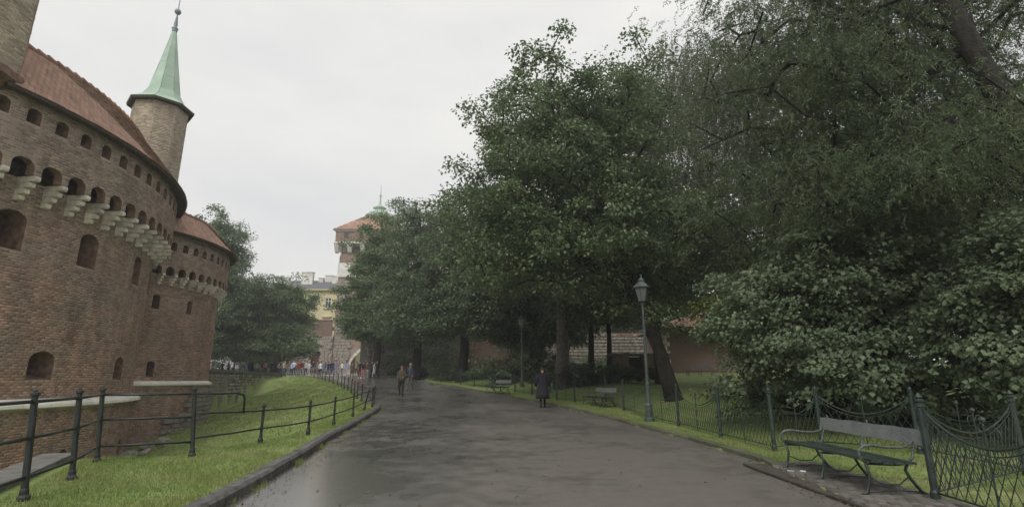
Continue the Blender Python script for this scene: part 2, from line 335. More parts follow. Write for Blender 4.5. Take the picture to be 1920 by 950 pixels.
def UNIT(material):
    if material.name in _units: return _units[material.name]
    # unit piece with chamfered outward (+X) face
    e = .9
    V = [(-1, -1, -1), (-1, 1, -1), (-1, 1, 1), (-1, -1, 1), (.6, -1, -1), (.6, 1, -1), (.6, 1, 1), (.6, -1, 1), (1, -e, -e), (1, e, -e), (1, e, e), (1, -e, e)]
    Fc = [(0, 3, 2, 1), (0, 1, 5, 4), (1, 2, 6, 5), (2, 3, 7, 6), (3, 0, 4, 7), (4, 5, 9, 8), (5, 6, 10, 9), (6, 7, 11, 10), (7, 4, 8, 11), (8, 9, 10, 11)]
    me = bpy.data.meshes.new('piece_' + material.name); me.from_pydata(V, [], Fc); me.materials.append(material); me.update()
    # make normals consistent
    bm = bmesh.new(); bm.from_mesh(me); bmesh.ops.recalc_face_normals(bm, faces=bm.faces); bm.to_mesh(me); bm.free()
    _units[material.name] = me; return me
def copy_tree(o, parent=None):
    c = o.copy(); COL.objects.link(c); c.parent = parent
    for ch in list(o.children): copy_tree(ch, c)
    return c

# ------------------------------------------------------------------ terrain
def interp(y, pts): return np.interp(y, [p[0] for p in pts], [p[1] for p in pts])
ZP = [(-50, 0), (12, 0), (16, .03), (20, .1), (25, .25), (30, .45), (35, .7), (40, .92), (45, 1.15), (50, 1.38), (60, 1.8), (70, 2.15), (90, 2.6), (120, 2.8), (900, 3)]
XL = [(-20, -2.6), (2, -2.95), (6, -3.4), (9.4, -3.85), (14.2, -4.65), (21.2, -5.45), (24.2, -5.8), (25.5, -6.2), (27, -6.9), (32, -8.7), (39, -11.6), (45, -14.4), (52, -17.7), (58, -21), (61.5, -25), (63, -60), (110, -60)]
XR = [(-20, 4.1), (6.9, 4.15), (9.3, 4.42), (10.6, 4.7), (14.2, 4.5), (20, 3.65), (26, 2.1), (32, -.3), (39, -3.2), (45, -6.2), (52, -8.5), (60, -9.5), (110, -9.5)]
RIM0 = [(-4.2, -6), (-4.5, 2), (-5.5, 4.9), (-6.9, 7.3), (-8.3, 9.9), (-7.9, 10.2), (-7.0, 10.35), (-6.4, 10.75), (-6.15, 11.5), (-5.98, 12.6), (-5.65, 14.3), (-5.85, 16.9), (-6.15, 19.9), (-6.6, 23.4), (-7.6, 26), (-9.8, 32), (-12.6, 39), (-15.4, 45), (-18.7, 52), (-21.7, 58), (-26.4, 61.5)]
RIM = RIM0 + [(-25.2, 54)]
CAUSE = [(-26.4, 61.5), (-22.2, 38)]
MOATPOLY = RIM0 + [(-22.2, 38), (-60, 38), (-60, -6)]
def sstep(t): t = np.clip(t, 0, 1); return t * t * (3 - 2 * t)
def inpoly(x, y, poly):
    ins = np.zeros(x.shape, bool); n = len(poly)
    for i in range(n):
        x1, y1 = poly[i]; x2, y2 = poly[(i + 1) % n]
        c = ((y1 > y) != (y2 > y))
        with np.errstate(divide='ignore', invalid='ignore'):
            xi = (x2 - x1) * (y - y1) / (y2 - y1 + 1e-12) + x1
        ins ^= c & (x < xi)
    return ins
def dpoly(x, y, line):
    d = np.full(x.shape, 1e9)
    for (x1, y1), (x2, y2) in zip(line[:-1], line[1:]):
        dx, dy = x2 - x1, y2 - y1; t = np.clip(((x - x1) * dx + (y - y1) * dy) / (dx * dx + dy * dy), 0, 1)
        d = np.minimum(d, np.hypot(x - x1 - t * dx, y - y1 - t * dy))
    return d
def hills(x, y): return .06 * np.sin(x * 1.3 + 1) * np.sin(y * .9) + .04 * np.sin(x * 2.9 + y * 2.1)
def ground(x, y, road_dip=True):
    x = np.asarray(x, float); y = np.asarray(y, float)
    b = interp(y, ZP); xl = interp(y, XL); xr = interp(y, XR)
    z = b + .0
    left = x < xl; right = x > xr
    z = np.where(left, b + .10, z)
    dr = x - xr
    z = np.where(right, b + .05 + .62 * sstep((dr - 1.2) / 6) * sstep((y - 8) / 12) + .02 * hills(x, y), z)
    m = inpoly(x, y, MOATPOLY); dd = dpoly(x, y, RIM)
    W = 3.2 + 18 * sstep((y - 12) / 20)
    bank = (b + .10) + (-3.3 - b) * (sstep(.22 + .78 * dd / W) - .12396) / .87604 + .5 * hills(x, y) * sstep(dd / 3)
    z = np.where(m, bank, z)
    # causeway embankment towards the gate
    line_x = -22.2 + (y - 38) * (-4.2 / 23.5)
    cw = (~m) & (x < line_x) & (y > 38) & (y < 75)
    z = np.where(cw, np.maximum(b, 2.12), z)
    if road_dip:
        ins = np.minimum(x - xl + .16, xr - x + .02); z = np.where(ins > .0, b - .06 - .1 * np.clip(ins, 0, 1), z)
    return z
def gz(x, y): return float(ground(np.array([x]), np.array([y]), False)[0])
def rz_(y): return float(interp(y, ZP))
xs = np.unique(np.concatenate([np.arange(-46, 34, .35), np.arange(-7.2, -2.6, .09), np.arange(-1, 5.4, .12), np.linspace(-400, -46, 24), np.linspace(34, 400, 24)]))
ys = np.unique(np.concatenate([np.arange(-8, 72, .35), np.linspace(72, 130, 30), np.linspace(130, 900, 14), np.linspace(-60, -8, 8)]))
GX, GY = np.meshgrid(xs, ys); GZ = ground(GX, GY)
V = np.stack([GX.ravel(), GY.ravel(), GZ.ravel()], 1); nx, ny = len(xs), len(ys)
idx = np.arange(nx * ny).reshape(ny, nx)
Fg = np.stack([idx[:-1, :-1].ravel(), idx[:-1, 1:].ravel(), idx[1:, 1:].ravel(), idx[1:, :-1].ravel()], 1)
g = link(bpy.data.objects.new('ground', npmesh('ground', V, Fg, M_GRASS, smooth=True))); tag(g, kind='structure')
# road sheet follows its two edges
yy = np.unique(np.concatenate([np.arange(-12, 72, .5), np.arange(72, 112, 3)])); nc = 41
tt = np.linspace(0, 1, nc)
RX = interp(yy, XL)[:, None] * (1 - tt) + interp(yy, XR)[:, None] * tt; RY = np.repeat(yy[:, None], nc, 1)
RZ = interp(RY, ZP) + .003 * np.sin(RX * 2.1) * np.sin(RY * 1.3)
idx = np.arange(len(yy) * nc).reshape(len(yy), nc)
Fr = np.stack([idx[:-1, :-1].ravel(), idx[:-1, 1:].ravel(), idx[1:, 1:].ravel(), idx[1:, :-1].ravel()], 1)
o = link(bpy.data.objects.new('road', npmesh('road', np.stack([RX.ravel(), RY.ravel(), RZ.ravel()], 1), Fr, M_ROAD, smooth=True))); tag(o, kind='structure')
pxs = np.linspace(-40, -11, 30); pys = np.linspace(64.5, 93, 20); PX, PY = np.meshgrid(pxs, pys); PX = PX + .5 * np.sin(PY * .9) * (PX < -12)
PZ = interp(PY, ZP) + .012; idx = np.arange(PX.size).reshape(PX.shape); Fp = np.stack([idx[:-1, :-1].ravel(), idx[:-1, 1:].ravel(), idx[1:, 1:].ravel(), idx[1:, :-1].ravel()], 1)
o = link(bpy.data.objects.new('pavement', npmesh('pavement', np.stack([PX.ravel(), PY.ravel(), PZ.ravel()], 1), Fp, mat('pale_pavement', (.30, .285, .26), .6, var=.2, vscale=1.2, spec=.4)))); tag(o, kind='structure')
rng = np.random.default_rng(5); random.seed(5)
# kerbs: one stone after another
def kerb(name, edge, y0, y1, L, wdt, h, material, off, jit, h0=-.1):
    root = empty(name, (0, 0, 0), kind='structure'); y = y0; k = 0
    sec = [(-.5, h0), (-.5, .82), (-.36, 1), (.3, 1), (.5, .75), (.5, h0)]
    while y < y1:
        x = float(interp(y, edge)); x2 = float(interp(y + L, edge)); LL = math.hypot(x2 - x, L); l = L * (L / LL)
        x2 = float(interp(y + l, edge)); dx, dy = x2 - x, l; q = math.hypot(dx, dy); nxn, nyn = dy / q, -dx / q
        j = random.uniform(-jit, jit); hh = h + random.uniform(-jit, jit) * .6; V = []
        for (px, py) in ((x + dx * .012, y + dy * .012), (x + dx * .988, y + dy * .988)):
            for (s, t) in sec:
                ss = (s * wdt + off + j) * (1 if off >= 0 else 1)
                V.append((px + nxn * ss, py + nyn * ss, rz_(py) + (t * hh if t > 0 else t)))
        n = len(sec); mb = MB(); mb.add(V, [(i, i + 1, n + i + 1, n + i) for i in range(n - 1)] + [tuple(range(n))[::-1], tuple(range(n, 2 * n))])
        mb.build('kerb_stone', material, root); y += l; k += 1
    return root
kerb('kerb', XL, -4, 61, 1.0, .24, .15, M_KERB, -.12, .012)
kerb('kerb', XR, 9.6, 46, .9, .2, .085, M_KERB2, .1, .03)

# ------------------------------------------------------------------ barbican
CM = (-31.4, 19.6); CB = (-27.0, 32.1)
def cylp(C, r, a, z): return (C[0] + r * math.cos(a), C[1] + r * math.sin(a), z)
def wall_grid(name, parent, C, r, a0, a1, z0, z1, holes, material, step=R(2), r1=None):
    """curved wall sheet with rectangular holes (ac, hw, zlo, zhi) in angle / height"""
    A = set(np.round(np.arange(a0, a1 + 1e-6, step), 6)) | {round(a0, 6), round(a1, 6)}; Zs = {z0, z1}
    for (ac, hw, zl, zh) in [h_[:4] for h_ in holes]: A |= {round(ac - hw, 6), round(ac + hw, 6)}; Zs |= {zl, zh}
    for q in np.arange(z0, z1, 1.5): Zs.add(float(q))
    A = sorted(a for a in A if a0 - 1e-6 <= a <= a1 + 1e-6); Zs = sorted(z for z in Zs if z0 - 1e-6 <= z <= z1 + 1e-6)
    mb = MB(); V = []
    for z in Zs:
        rr = r if r1 is None else r + (r1 - r) * (z - z0) / (z1 - z0)
        for a in A: V.append(cylp(C, rr, a, z))
    Fc = []; n = len(A)
    for j in range(len(Zs) - 1):
        for i in range(n - 1):
            am = (A[i] + A[i + 1]) / 2; zm = (Zs[j] + Zs[j + 1]) / 2
            if any(abs(am - h[0]) < h[1] and h[2] < zm < h[3] for h in holes): continue
            Fc.append((j * n + i, j * n + i + 1, (j + 1) * n + i + 1, (j + 1) * n + i))
    mb.add(V, Fc); return mb.build(name, material, parent)
def opening(name, parent, C, r, ac, w_, zl, zh, rise, depth, back=True, openbottom=False, slope=0., face=None):
    """arched opening: spandrel plate in the wall face, reveal, and back"""
    mb = MB(); hw = w_ / 2; n = 10
    arch = [(-hw, zl)]
    for k in range(n + 1):
        t = math.pi * k / n; arch.append((-hw * math.cos(t), zh - rise - .03 + rise * math.sin(t)))
    arch.append((hw, zl))
    def P(s, z, d): return cylp(C, r - d, ac + s / r, z)
    # spandrel
    V = [P(s, z, 0) for s, z in arch[1:-1]] + [P(s, zh, 0) for s, z in arch[1:-1]]
    m = len(arch) - 2
    mb.add(V, [(i, i + 1, m + i + 1, m + i) for i in range(m - 1)], 0)
    V = [P(s, z, 0) for s, z in arch] + [(lambda q: (q[0], q[1], z + (slope if z == zl else 0)))(P(s * .86, z, depth)) for s, z in arch]
    m = len(arch); mb.add(V, [(i + 1, i, m + i, m + i + 1) for i in range(m - 1)], 1)
    if not openbottom: mb.add([V[0], V[m - 1], V[2 * m - 1], V[m]], [(0, 1, 2, 3)], 1)
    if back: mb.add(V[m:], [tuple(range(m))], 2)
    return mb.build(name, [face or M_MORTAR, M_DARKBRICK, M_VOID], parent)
def bricks(parent, C, r, a0, a1, z0, z1, holes, L=.27, H=.092, r1=None, nparts=300, seedv=1, proud=.012, gap_=.008):
    rg = np.random.default_rng(seedv); rows = int((z1 - z0) / H); Cc = []; X = []; Y = []; Z = []
    for j in range(rows):
        z = z0 + (j + .5) * H; rr = r if r1 is None else r + (r1 - r) * (z - z0) / (z1 - z0)
        da = L / rr; off = (j % 2) * .5 * da + rg.uniform(-.1, .1) * da
        A = np.arange(a0 + off, a1, da); lo = A - da / 2 + .008 / rr; hi = A + da / 2 - .008 / rr
        for hl_ in holes:
            ac, hw, zl, zh = hl_[:4]; ri = hl_[4] if len(hl_) > 4 else .2
            if not (zl - H * .4 < z < zh): continue
            t_ = (z - (zh - ri - .03)) / ri
            if t_ >= 1: continue
            e = hw * (math.sqrt(1 - t_ * t_) if t_ > 0 else 1) + .012 / rr; L0, H0 = ac - e, ac + e
            ov = (hi > L0) & (lo < H0); left_ = ov & (lo < L0); right_ = ov & (hi > H0) & ~left_
            drop = ov & ~left_ & ~right_
            hi = np.where(left_, L0, hi); lo = np.where(right_, H0, lo); hi = np.where(drop, lo, hi)
        k_ = (hi - lo) * rr > .035; lo, hi = lo[k_], hi[k_]; A = (lo + hi) / 2
        if not len(A): continue
        pr = rg.uniform(.2, 1., len(A)) * proud; ca, sa = np.cos(A), np.sin(A)
        q = rr + pr - .02
        Cc.append(np.stack([C[0] + q * ca, C[1] + q * sa, np.full(len(A), z) + rg.uniform(-.004, .004, len(A))], 1))
        X.append(np.stack([ca, sa, 0 * A], 1) * .02)
        hl = (hi - lo) / 2 * rr * rg.uniform(.93, 1.0, len(A)); Y.append(np.stack([-sa * hl, ca * hl, 0 * A], 1))
        Z.append(np.stack([0 * A, 0 * A, (H / 2 - gap_) * rg.uniform(.9, 1.05, len(A))], 1))
    Cc, X, Y, Z = map(np.concatenate, (Cc, X, Y, Z))
    pieces('brick', parent, Cc, X, Y, Z, M_BRICK, nparts)
def console(parent, C, r0, r1, a, ztop, hgt, wd, steps=3):
    """stepped corbel of rounded limestone blocks on a tapering stone core"""
    core = MB(); rz = a
    root = None
    for k in range(steps):
        zt = ztop - hgt * k / steps; zb = ztop - hgt * (k + 1) / steps
        pr = (r1 - r0) * (1 - k / steps) + .06
        mb = MB(); n = 5
        prof = [(-.1, 0)]
        for q in range(n + 1):
            t = -math.pi / 2 + math.pi * q / n; prof.append((pr - .06 + .07 * max(0, math.cos(t)) ** .5, (zt - zb) * .5 + (zt - zb) * .46 * math.sin(t)))
        prof += [(-.1, (zt - zb) * .96)]
        V = []
        for s in (-1, 1):
            for (d, z) in prof:
                r = r0 + d; V.append((C[0] + r * math.cos(a) - s * wd / 2 * math.sin(a), C[1] + r * math.sin(a) + s * wd / 2 * math.cos(a), zb + z))
        m = len(prof); mb.add(V, [tuple(range(m)), tuple(range(m, 2 * m))[::-1]] + [(i, m + i, m + (i + 1) % m, (i + 1) % m) for i in range(m)])
        if k == 0: root = mb.build('corbel', M_STONE, parent)
        else: mb.build('corbel_block', M_STONE, root)
def tiles(parent, C, r0, z0, r1, z1, a0, a1, tw=.2, rows=16, nparts=300):
    rg = np.random.default_rng(9); sl = math.hypot(r0 - r1, z1 - z0); L = sl / rows
    dr, dz = (r1 - r0) / sl, (z1 - z0) / sl; Cc = []; X = []; Y = []; Z = []
    for j in range(rows):
        s = (j + .5) * L; r = r0 + dr * s; z = z0 + dz * s; da = tw / r
        A = np.arange(a0 + (j % 2) * da / 2, a1, da); ca, sa = np.cos(A), np.sin(A); n = len(A)
        lift = rg.uniform(.02, .035, n)
        nr, nz = -dz * -1, -dr * 1   # outward normal of slope
        nr, nz = dz, -dr
        Cc.append(np.stack([C[0] + (r + nr * lift) * ca, C[1] + (r + nr * lift) * sa, z + nz * lift], 1))
        # outward axis (thickness), tilted so that the lower edge is proud
        t = .17; ox = np.stack([(nr * 1 - dr * t) * ca, (nr * 1 - dr * t) * sa, np.full(n, nz - dz * t)], 1); X.append(ox * .016)
        Y.append(np.stack([-sa, ca, 0 * A], 1) * (tw / 2 - .006))
        Z.append(np.stack([(dr + nr * t * -1) * ca, (dr - nr * t) * sa, np.full(n, dz - nz * t)], 1) * (L * .56))
    Cc, X, Y, Z = map(np.concatenate, (Cc, X, Y, Z))
    pieces('roof_tile', parent, Cc, X, Y, Z, M_TILE, nparts)
def ring_roof(name, parent, C, prof, a0, a1, material, step=R(2.5)):
    A = np.arange(a0, a1 + step, step); mb = MB(); V = [cylp(C, r, a, z) for (r, z) in prof for a in A]; n = len(A)
    mb.add(V, [(j * n + i, j * n + i + 1, (j + 1) * n + i + 1, (j + 1) * n + i) for j in range(len(prof) - 1) for i in range(n - 1)])
    return mb.build(name, material, parent)

bar = empty('barbican', (CM[0], CM[1], 0), label='round brick fortress with a corbelled gallery and a copper-spired turret beside the moat', cat='fortress')
bar.location = (0, 0, 0)
A0, A1 = R(-75), R(95)
# --- lower wall
wins = [(R(-9.6), .86, 5.85, 7.2, .3), (R(3.2), .86, 5.85, 7.2, .3), (R(19), .8, 5.85, 7.2, .3), (R(32), .8, 5.85, 7.1, .3), (R(-24), .86, 5.85, 7.2, .3),
        (R(-1.2), .92, 1.5, 2.5, .3), (R(18.2), .85, 1.5, 2.5, .3), (R(-20), .9, 1.5, 2.5, .3)]
RL = 14.4
holes = [(a, (w_ + .12) / 2 / RL, zl, zh + .04, ri) for (a, w_, zl, zh, ri) in wins]
lw = wall_grid('wall', bar, CM, RL, A0, A1, .55, 8.36, holes, M_MORTAR)
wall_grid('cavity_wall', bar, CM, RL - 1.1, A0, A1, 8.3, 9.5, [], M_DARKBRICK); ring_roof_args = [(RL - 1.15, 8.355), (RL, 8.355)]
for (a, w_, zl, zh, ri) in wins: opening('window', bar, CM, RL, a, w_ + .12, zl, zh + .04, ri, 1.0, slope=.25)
bricks(bar, CM, RL, R(-30), R(48), .75, 8.3, holes, seedv=1, nparts=300)
# --- moat wall under the ledge
RMW = 14.55
nich = [(R(5), .45, -1.9, -1.0, .2), (R(23.5), .5, -2.1, -1.1, .3), (R(34.5), .4, -2.0, -.35, .3), (R(40), .4, -.9, 0, .2)]
holes2 = [(a, w_ / 2 / RMW, zl, zh, ri) for (a, w_, zl, zh, ri) in nich]
mw = wall_grid('moat_wall', bar, CM, RMW, A0, A1, -3.2, .5, holes2, M_MORTAR)
for (a, w_, zl, zh, ri) in nich: opening('niche', bar, CM, RMW, a, w_, zl, zh, ri, .6)
bricks(mw, CM, RMW, R(-22), R(50), -2.8, .45, holes2, seedv=2, nparts=300)
# --- ledge of limestone slabs
led = empty('ledge', parent=bar)
for k in range(-14, 22):
    a = R(k * 4.1); a2 = R((k + 1) * 4.1) - .0012; mb = MB(); V = []
    prof = [(RL - .05, .86), (RL + .02, .86), (RL + .40, .66), (RL + .42, .56), (RL + .15, .50), (RL - .05, .50)]
    for aa in (a, (a + a2) / 2, a2): V += [cylp(CM, r, aa, z) for r, z in prof]
    m = len(prof); mb.add(V, [(j * m + i, j * m + (i + 1) % m, (j + 1) * m + (i + 1) % m, (j + 1) * m + i) for j in range(2) for i in range(m)] + [tuple(range(m)), tuple(range(2 * m, 3 * m))[::-1]])
    mb.build('ledge_slab', M_LEDGE, led)
# --- gallery
RG = 15.1; SP = R(3.72); AS = R(-11.6)
ks = range(-14, 22)
slots = [(AS + k * SP, .46, 10.12, 10.7, .16) for k in ks]
arches = [(AS + k * SP, .72, 8.38, 8.92, .28) for k in ks]
gh = [(a, w_ / 2 / RG, zl, zh, r_) for (a, w_, zl, zh, r_) in slots] + [(a, w_ / 2 / RG, zl, zh, r_) for (a, w_, zl, zh, r_) in arches]
gw = wall_grid('gallery_wall', bar, CM, RG, AS - 14.5 * SP, AS + 21.5 * SP, 8.38, 11.15, gh, M_MORTAR)
for (a, w_, zl, zh, ri) in slots: opening('gallery_slot', gw, CM, RG, a, w_, zl, zh, ri, .55, slope=.15)
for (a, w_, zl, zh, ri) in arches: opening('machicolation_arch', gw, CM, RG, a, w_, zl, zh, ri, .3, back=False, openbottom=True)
bricks(gw, CM, RG, R(-24), R(52), 8.4, 11.1, gh, seedv=3, nparts=300, proud=.014, gap_=.011)
for k in range(-8, 21): console(bar, CM, RL, RG, AS + (k + .5) * SP, 8.38, .84, .19, 4)
ring_roof('cavity_sill', bar, CM, ring_roof_args, A0, A1, M_DARKBRICK)
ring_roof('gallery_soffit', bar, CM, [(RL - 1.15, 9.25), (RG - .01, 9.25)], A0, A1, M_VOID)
# --- main roof
EV, RD = (15.45, 11.0), (13.3, 13.65)
rf = ring_roof('roof', bar, CM, [(RG - .1, 11.02), (15.43, 10.93), EV, RD, (11.4, 11.6)], R(-16), R(97), M_TILEDARK)
ring_roof('eave_board', rf, CM, [(15.2, 10.90), (15.49, 10.90), (15.51, 11.03)], R(-16), R(97), M_TIMBER)
tiles(rf, CM, EV[0] + .05, EV[1], RD[0], RD[1], R(-15), R(60), rows=14)
for k in range(46):
    a = R(-15 + k * 1.7); mb = MB(); p = [cylp(CM, RD[0], a - R(.1) + R(1.8) * q, RD[1] + .05 + .05 * (1 - q)) for q in (0, .5, 1)]
    mb.tube(p, [.13, .11, .09], 7); mb.build('ridge_tile', M_TILE, rf)
# --- turrets
def turret(cx, cy, r, z0, z1, spire, oct_=8, label=None, slot=None, seedv=5, n=300, rot=R(22.5)):
    mb = MB(); mb.lathe([(r * .98, z0), (r * .98, z1)], oct_, (cx, cy, 0), rot=rot)
    t = mb.build('turret', M_MORTAR, bar)
    if label: t['label'] = label
    rg = np.random.default_rng(seedv); Cc = []; X = []; Y = []; Z = []; H = .085; ap = r * .98 * math.cos(math.pi / oct_); sd = 2 * r * .98 * math.sin(math.pi / oct_)
    for j in range(int((z1 - z0) / H)):
        z = z0 + (j + .5) * H
        for f in range(oct_):
            a = rot + (f + .5) * 2 * math.pi / oct_; nv = np.array((math.cos(a), math.sin(a), 0)); tv = np.array((-math.sin(a), math.cos(a), 0))
            if nv[0] * cx + nv[1] * cy > r * 1.2: continue
            nb = max(2, int(round(sd / .23))); L = sd / nb; off = (j % 2) * .5
            for b in range(nb + (1 if off else 0)):
                s0 = max(0, (b - off) * L); s1 = min(sd, (b + 1 - off) * L); sc_ = (s0 + s1) / 2 - sd / 2
                pr = rg.uniform(.2, 1) * .014
                c = np.array((cx, cy, z)) + nv * (ap + pr - .02) + tv * sc_
                if slot and abs(z - slot[1]) < slot[3] / 2 + .03 and f == slot[0] and abs(sc_) < slot[2] / 2 + L * .45: continue
                Cc.append(c); X.append(nv * .02); Y.append(tv * ((s1 - s0) / 2 - .011)); Z.append((0, 0, H / 2 - .012))
    pieces('brick', t, Cc, X, Y, Z, M_BRICK, n)
    if slot:
        f, z, w_, h_ = slot; a = rot + (f + .5) * 2 * math.pi / oct_; m2 = MB()
        m2.box((cx + math.cos(a) * (ap + .006), cy + math.sin(a) * (ap + .006), z), (.02, w_, h_), a); o = m2.build('slot_window', M_VOID, t)
    # eave and copper spire built from sheets
    re = r * 1.17; zt = spire
    mb = MB(); mb.lathe([(r * .9, z1 - .1), (re, z1 - .1), (re * 1.01, z1), (re * .97, z1 + .03)], oct_, (cx, cy, 0), rot=rot); mb.build('eave', M_TIMBER, t)
    prof = [(re * 1.02, z1 + .03), (r * .80, z1 + .42), (r * .59, z1 + .95), (r * .47, z1 + (zt - z1) * .36), (r * .35, z1 + (zt - z1) * .54), (r * .21, z1 + (zt - z1) * .76), (r * .06, zt)]
    for f in range(oct_):
        for i in range(len(prof) - 1):
            (ra, za), (rb, zb) = prof[i], prof[i + 1]; m3 = MB(); V = []
            ex = .012 * (1 + (i + f) % 2)
            for (rr, zz) in ((ra, za), (rb, zb + .02)):
                for q in (0.015, .985):
                    A_ = rot + (f) * 2 * math.pi / oct_; B_ = A_ + 2 * math.pi / oct_
                    px = (rr + ex) * (math.cos(A_) * (1 - q) + math.cos(B_) * q); py = (rr + ex) * (math.sin(A_) * (1 - q) + math.sin(B_) * q)
                    V.append((cx + px, cy + py, zz))
            V += [(cx + (p[0] - cx) * .97, cy + (p[1] - cy) * .97, p[2] - .02) for p in V]
            m3.add(V, [(0, 1, 3, 2), (4, 6, 7, 5), (0, 4, 5, 1), (2, 3, 7, 6), (0, 2, 6, 4), (1, 5, 7, 3)]); m3.build('copper_sheet', M_COPPER, t)
    mb = MB(); mb.lathe([(rr * .97, zz) for rr, zz in prof], oct_, (cx, cy, 0), rot=rot); mb.build('spire_core', M_LEAD, t)
    mb = MB(); mb.lathe([(.10, zt - .15), (.16, zt), (.10, zt + .06), (.19, zt + .14), (.08, zt + .25), (.11, zt + .4), (.04, zt + 1.05), (.05, zt + 1.15), (.14, zt + 1.2), (.19, zt + 1.32), (.14, zt + 1.45), (.03, zt + 1.5), (.02, zt + 2.6), (.005, zt + 2.7)], 10, (cx, cy, 0))
    mb.build('finial', M_LEAD, t, smooth=True)
    return t
turret(-20.5, 27.7, 1.43, 10.2, 16.85, 22.1, label='slender octagonal turret with green copper spire', slot=(5, 14.4, .12, .55))
turret(-18.35, 14.95, 1.95, 11.1, 22, 29, label='larger brick turret cut off by the left edge of the picture', slot=None, seedv=7)
mb = MB(); mb.lathe([(1.3, 10.2), (1.5, 10.7), (1.8, 11.0), (2.05, 11.1), (2.05, 11.35), (1.95, 11.4)], 16, (-18.35, 14.95, 0)); mb.build('turret_moulding', M_DARKBRICK, bar)

# ------------------------------------------------------------------ second bastion (neck of the gate)
bas = empty('gate_bastion', (0, 0, 0), label='smaller rounded brick bastion with tiled roof projecting behind the round fortress', cat='bastion')
RB, RBG = 7.7, 8.1
B0, B1 = R(-75), R(120)
winb = [(R(-23.2), .42, 5.35, 6.2, .16), (R(-6.4), .42, 5.3, 6.15, .16), (R(-21.2), .42, 1.65, 2.55, .16)]
hb = [(a, w_ / 2 / RB, zl, zh, ri) for (a, w_, zl, zh, ri) in winb]
wb = wall_grid('wall', bas, CB, RB, B0, B1, 1.2, 7.33, hb, M_MORTAR, R(4))
wall_grid('cavity_wall', bas, CB, RB - .5, B0, B1, 7.3, 8.3, [], M_DARKBRICK, R(4)); ring_roof('cavity_sill', bas, CB, [(RB - .55, 7.325), (RB, 7.325)], B0, B1, M_DARKBRICK, R(4))
for (a, w_, zl, zh, ri) in winb: opening('window', bas, CB, RB, a, w_, zl, zh, ri, .6, slope=.15)
bricks(bas, CB, RB, R(-50), R(65), 1.35, 7.3, hb, seedv=4, nparts=300)
SB = R(5.3); ASB = R(-21.2)
sb = [(ASB + k * SB, .36, 8.72, 9.25, .15) for k in range(-7, 20)]; ab = [(ASB + k * SB, .5, 7.35, 7.8, .22) for k in range(-7, 20)]
hb2 = [(a, w_ / 2 / RBG, zl, zh, ri) for (a, w_, zl, zh, ri) in sb + ab]
gb = wall_grid('gallery_wall', bas, CB, RBG, ASB - 7.5 * SB, ASB + 19.5 * SB, 7.35, 9.75, hb2, M_MORTAR, R(4))
for (a, w_, zl, zh, ri) in sb: opening('gallery_slot', gb, CB, RBG, a, w_, zl, zh, ri, .4, slope=.1)
for (a, w_, zl, zh, ri) in ab: opening('machicolation_arch', gb, CB, RBG, a, w_, zl, zh, ri, .2, back=False, openbottom=True)
bricks(gb, CB, RBG, R(-50), R(65), 7.4, 9.7, hb2, seedv=6, nparts=300, L=.24)
for k in range(-5, 18): console(bas, CB, RB, RBG, ASB + (k + .5) * SB, 7.35, .62, .16, 4)
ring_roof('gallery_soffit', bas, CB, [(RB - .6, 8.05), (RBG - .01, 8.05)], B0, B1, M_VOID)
rfb = ring_roof('roof', bas, CB, [(RBG - .1, 9.72), (8.42, 9.68), (8.44, 9.76), (7.0, 11.35), (5.2, 10.0)], B0, B1, M_TILEDARK, R(4))
ring_roof('eave_board', rfb, CB, [(8.2, 9.66), (8.47, 9.66), (8.49, 9.78)], B0, B1, M_TIMBER, R(4))
tiles(rfb, CB, 8.47, 9.76, 7.0, 11.35, R(-48), R(75), rows=8, tw=.2)
for k in range(38):
    a = R(-48 + k * 3.3); mb = MB(); p = [cylp(CB, 7.0, a + R(3.4) * q, 11.39 + .04 * (1 - q)) for q in (0, .5, 1)]
    mb.tube(p, [.12, .1, .08], 7); mb.build('ridge_tile', M_TILE, rfb)
lb = empty('ledge', parent=bas)
for k in range(-9, 18):
    a = R(k * 7); a2 = R((k + 1) * 7) - .002; mb = MB(); V = []
    prof = [(RB - .05, 1.45), (RB + .02, 1.45), (RB + .26, 1.32), (RB + .27, 1.22), (RB + .1, 1.17), (RB - .05, 1.17)]
    for aa in (a, (a + a2) / 2, a2): V += [cylp(CB, r, aa, z) for r, z in prof]
    m = len(prof); mb.add(V, [(j * m + i, j * m + (i + 1) % m, (j + 1) * m + (i + 1) % m, (j + 1) * m + i) for j in range(2) for i in range(m)] + [tuple(range(m)), tuple(range(2 * m, 3 * m))[::-1]])
    mb.build('ledge_slab', M_LEDGE, lb)
mwb = wall_grid('moat_wall', bas, CB, RB + .1, B0, B1, -3.2, 1.2, [], M_MORTAR, R(4))
bricks(mwb, CB, RB + .1, R(-50), R(12), -2.8, 1.15, [], seedv=8, nparts=120)

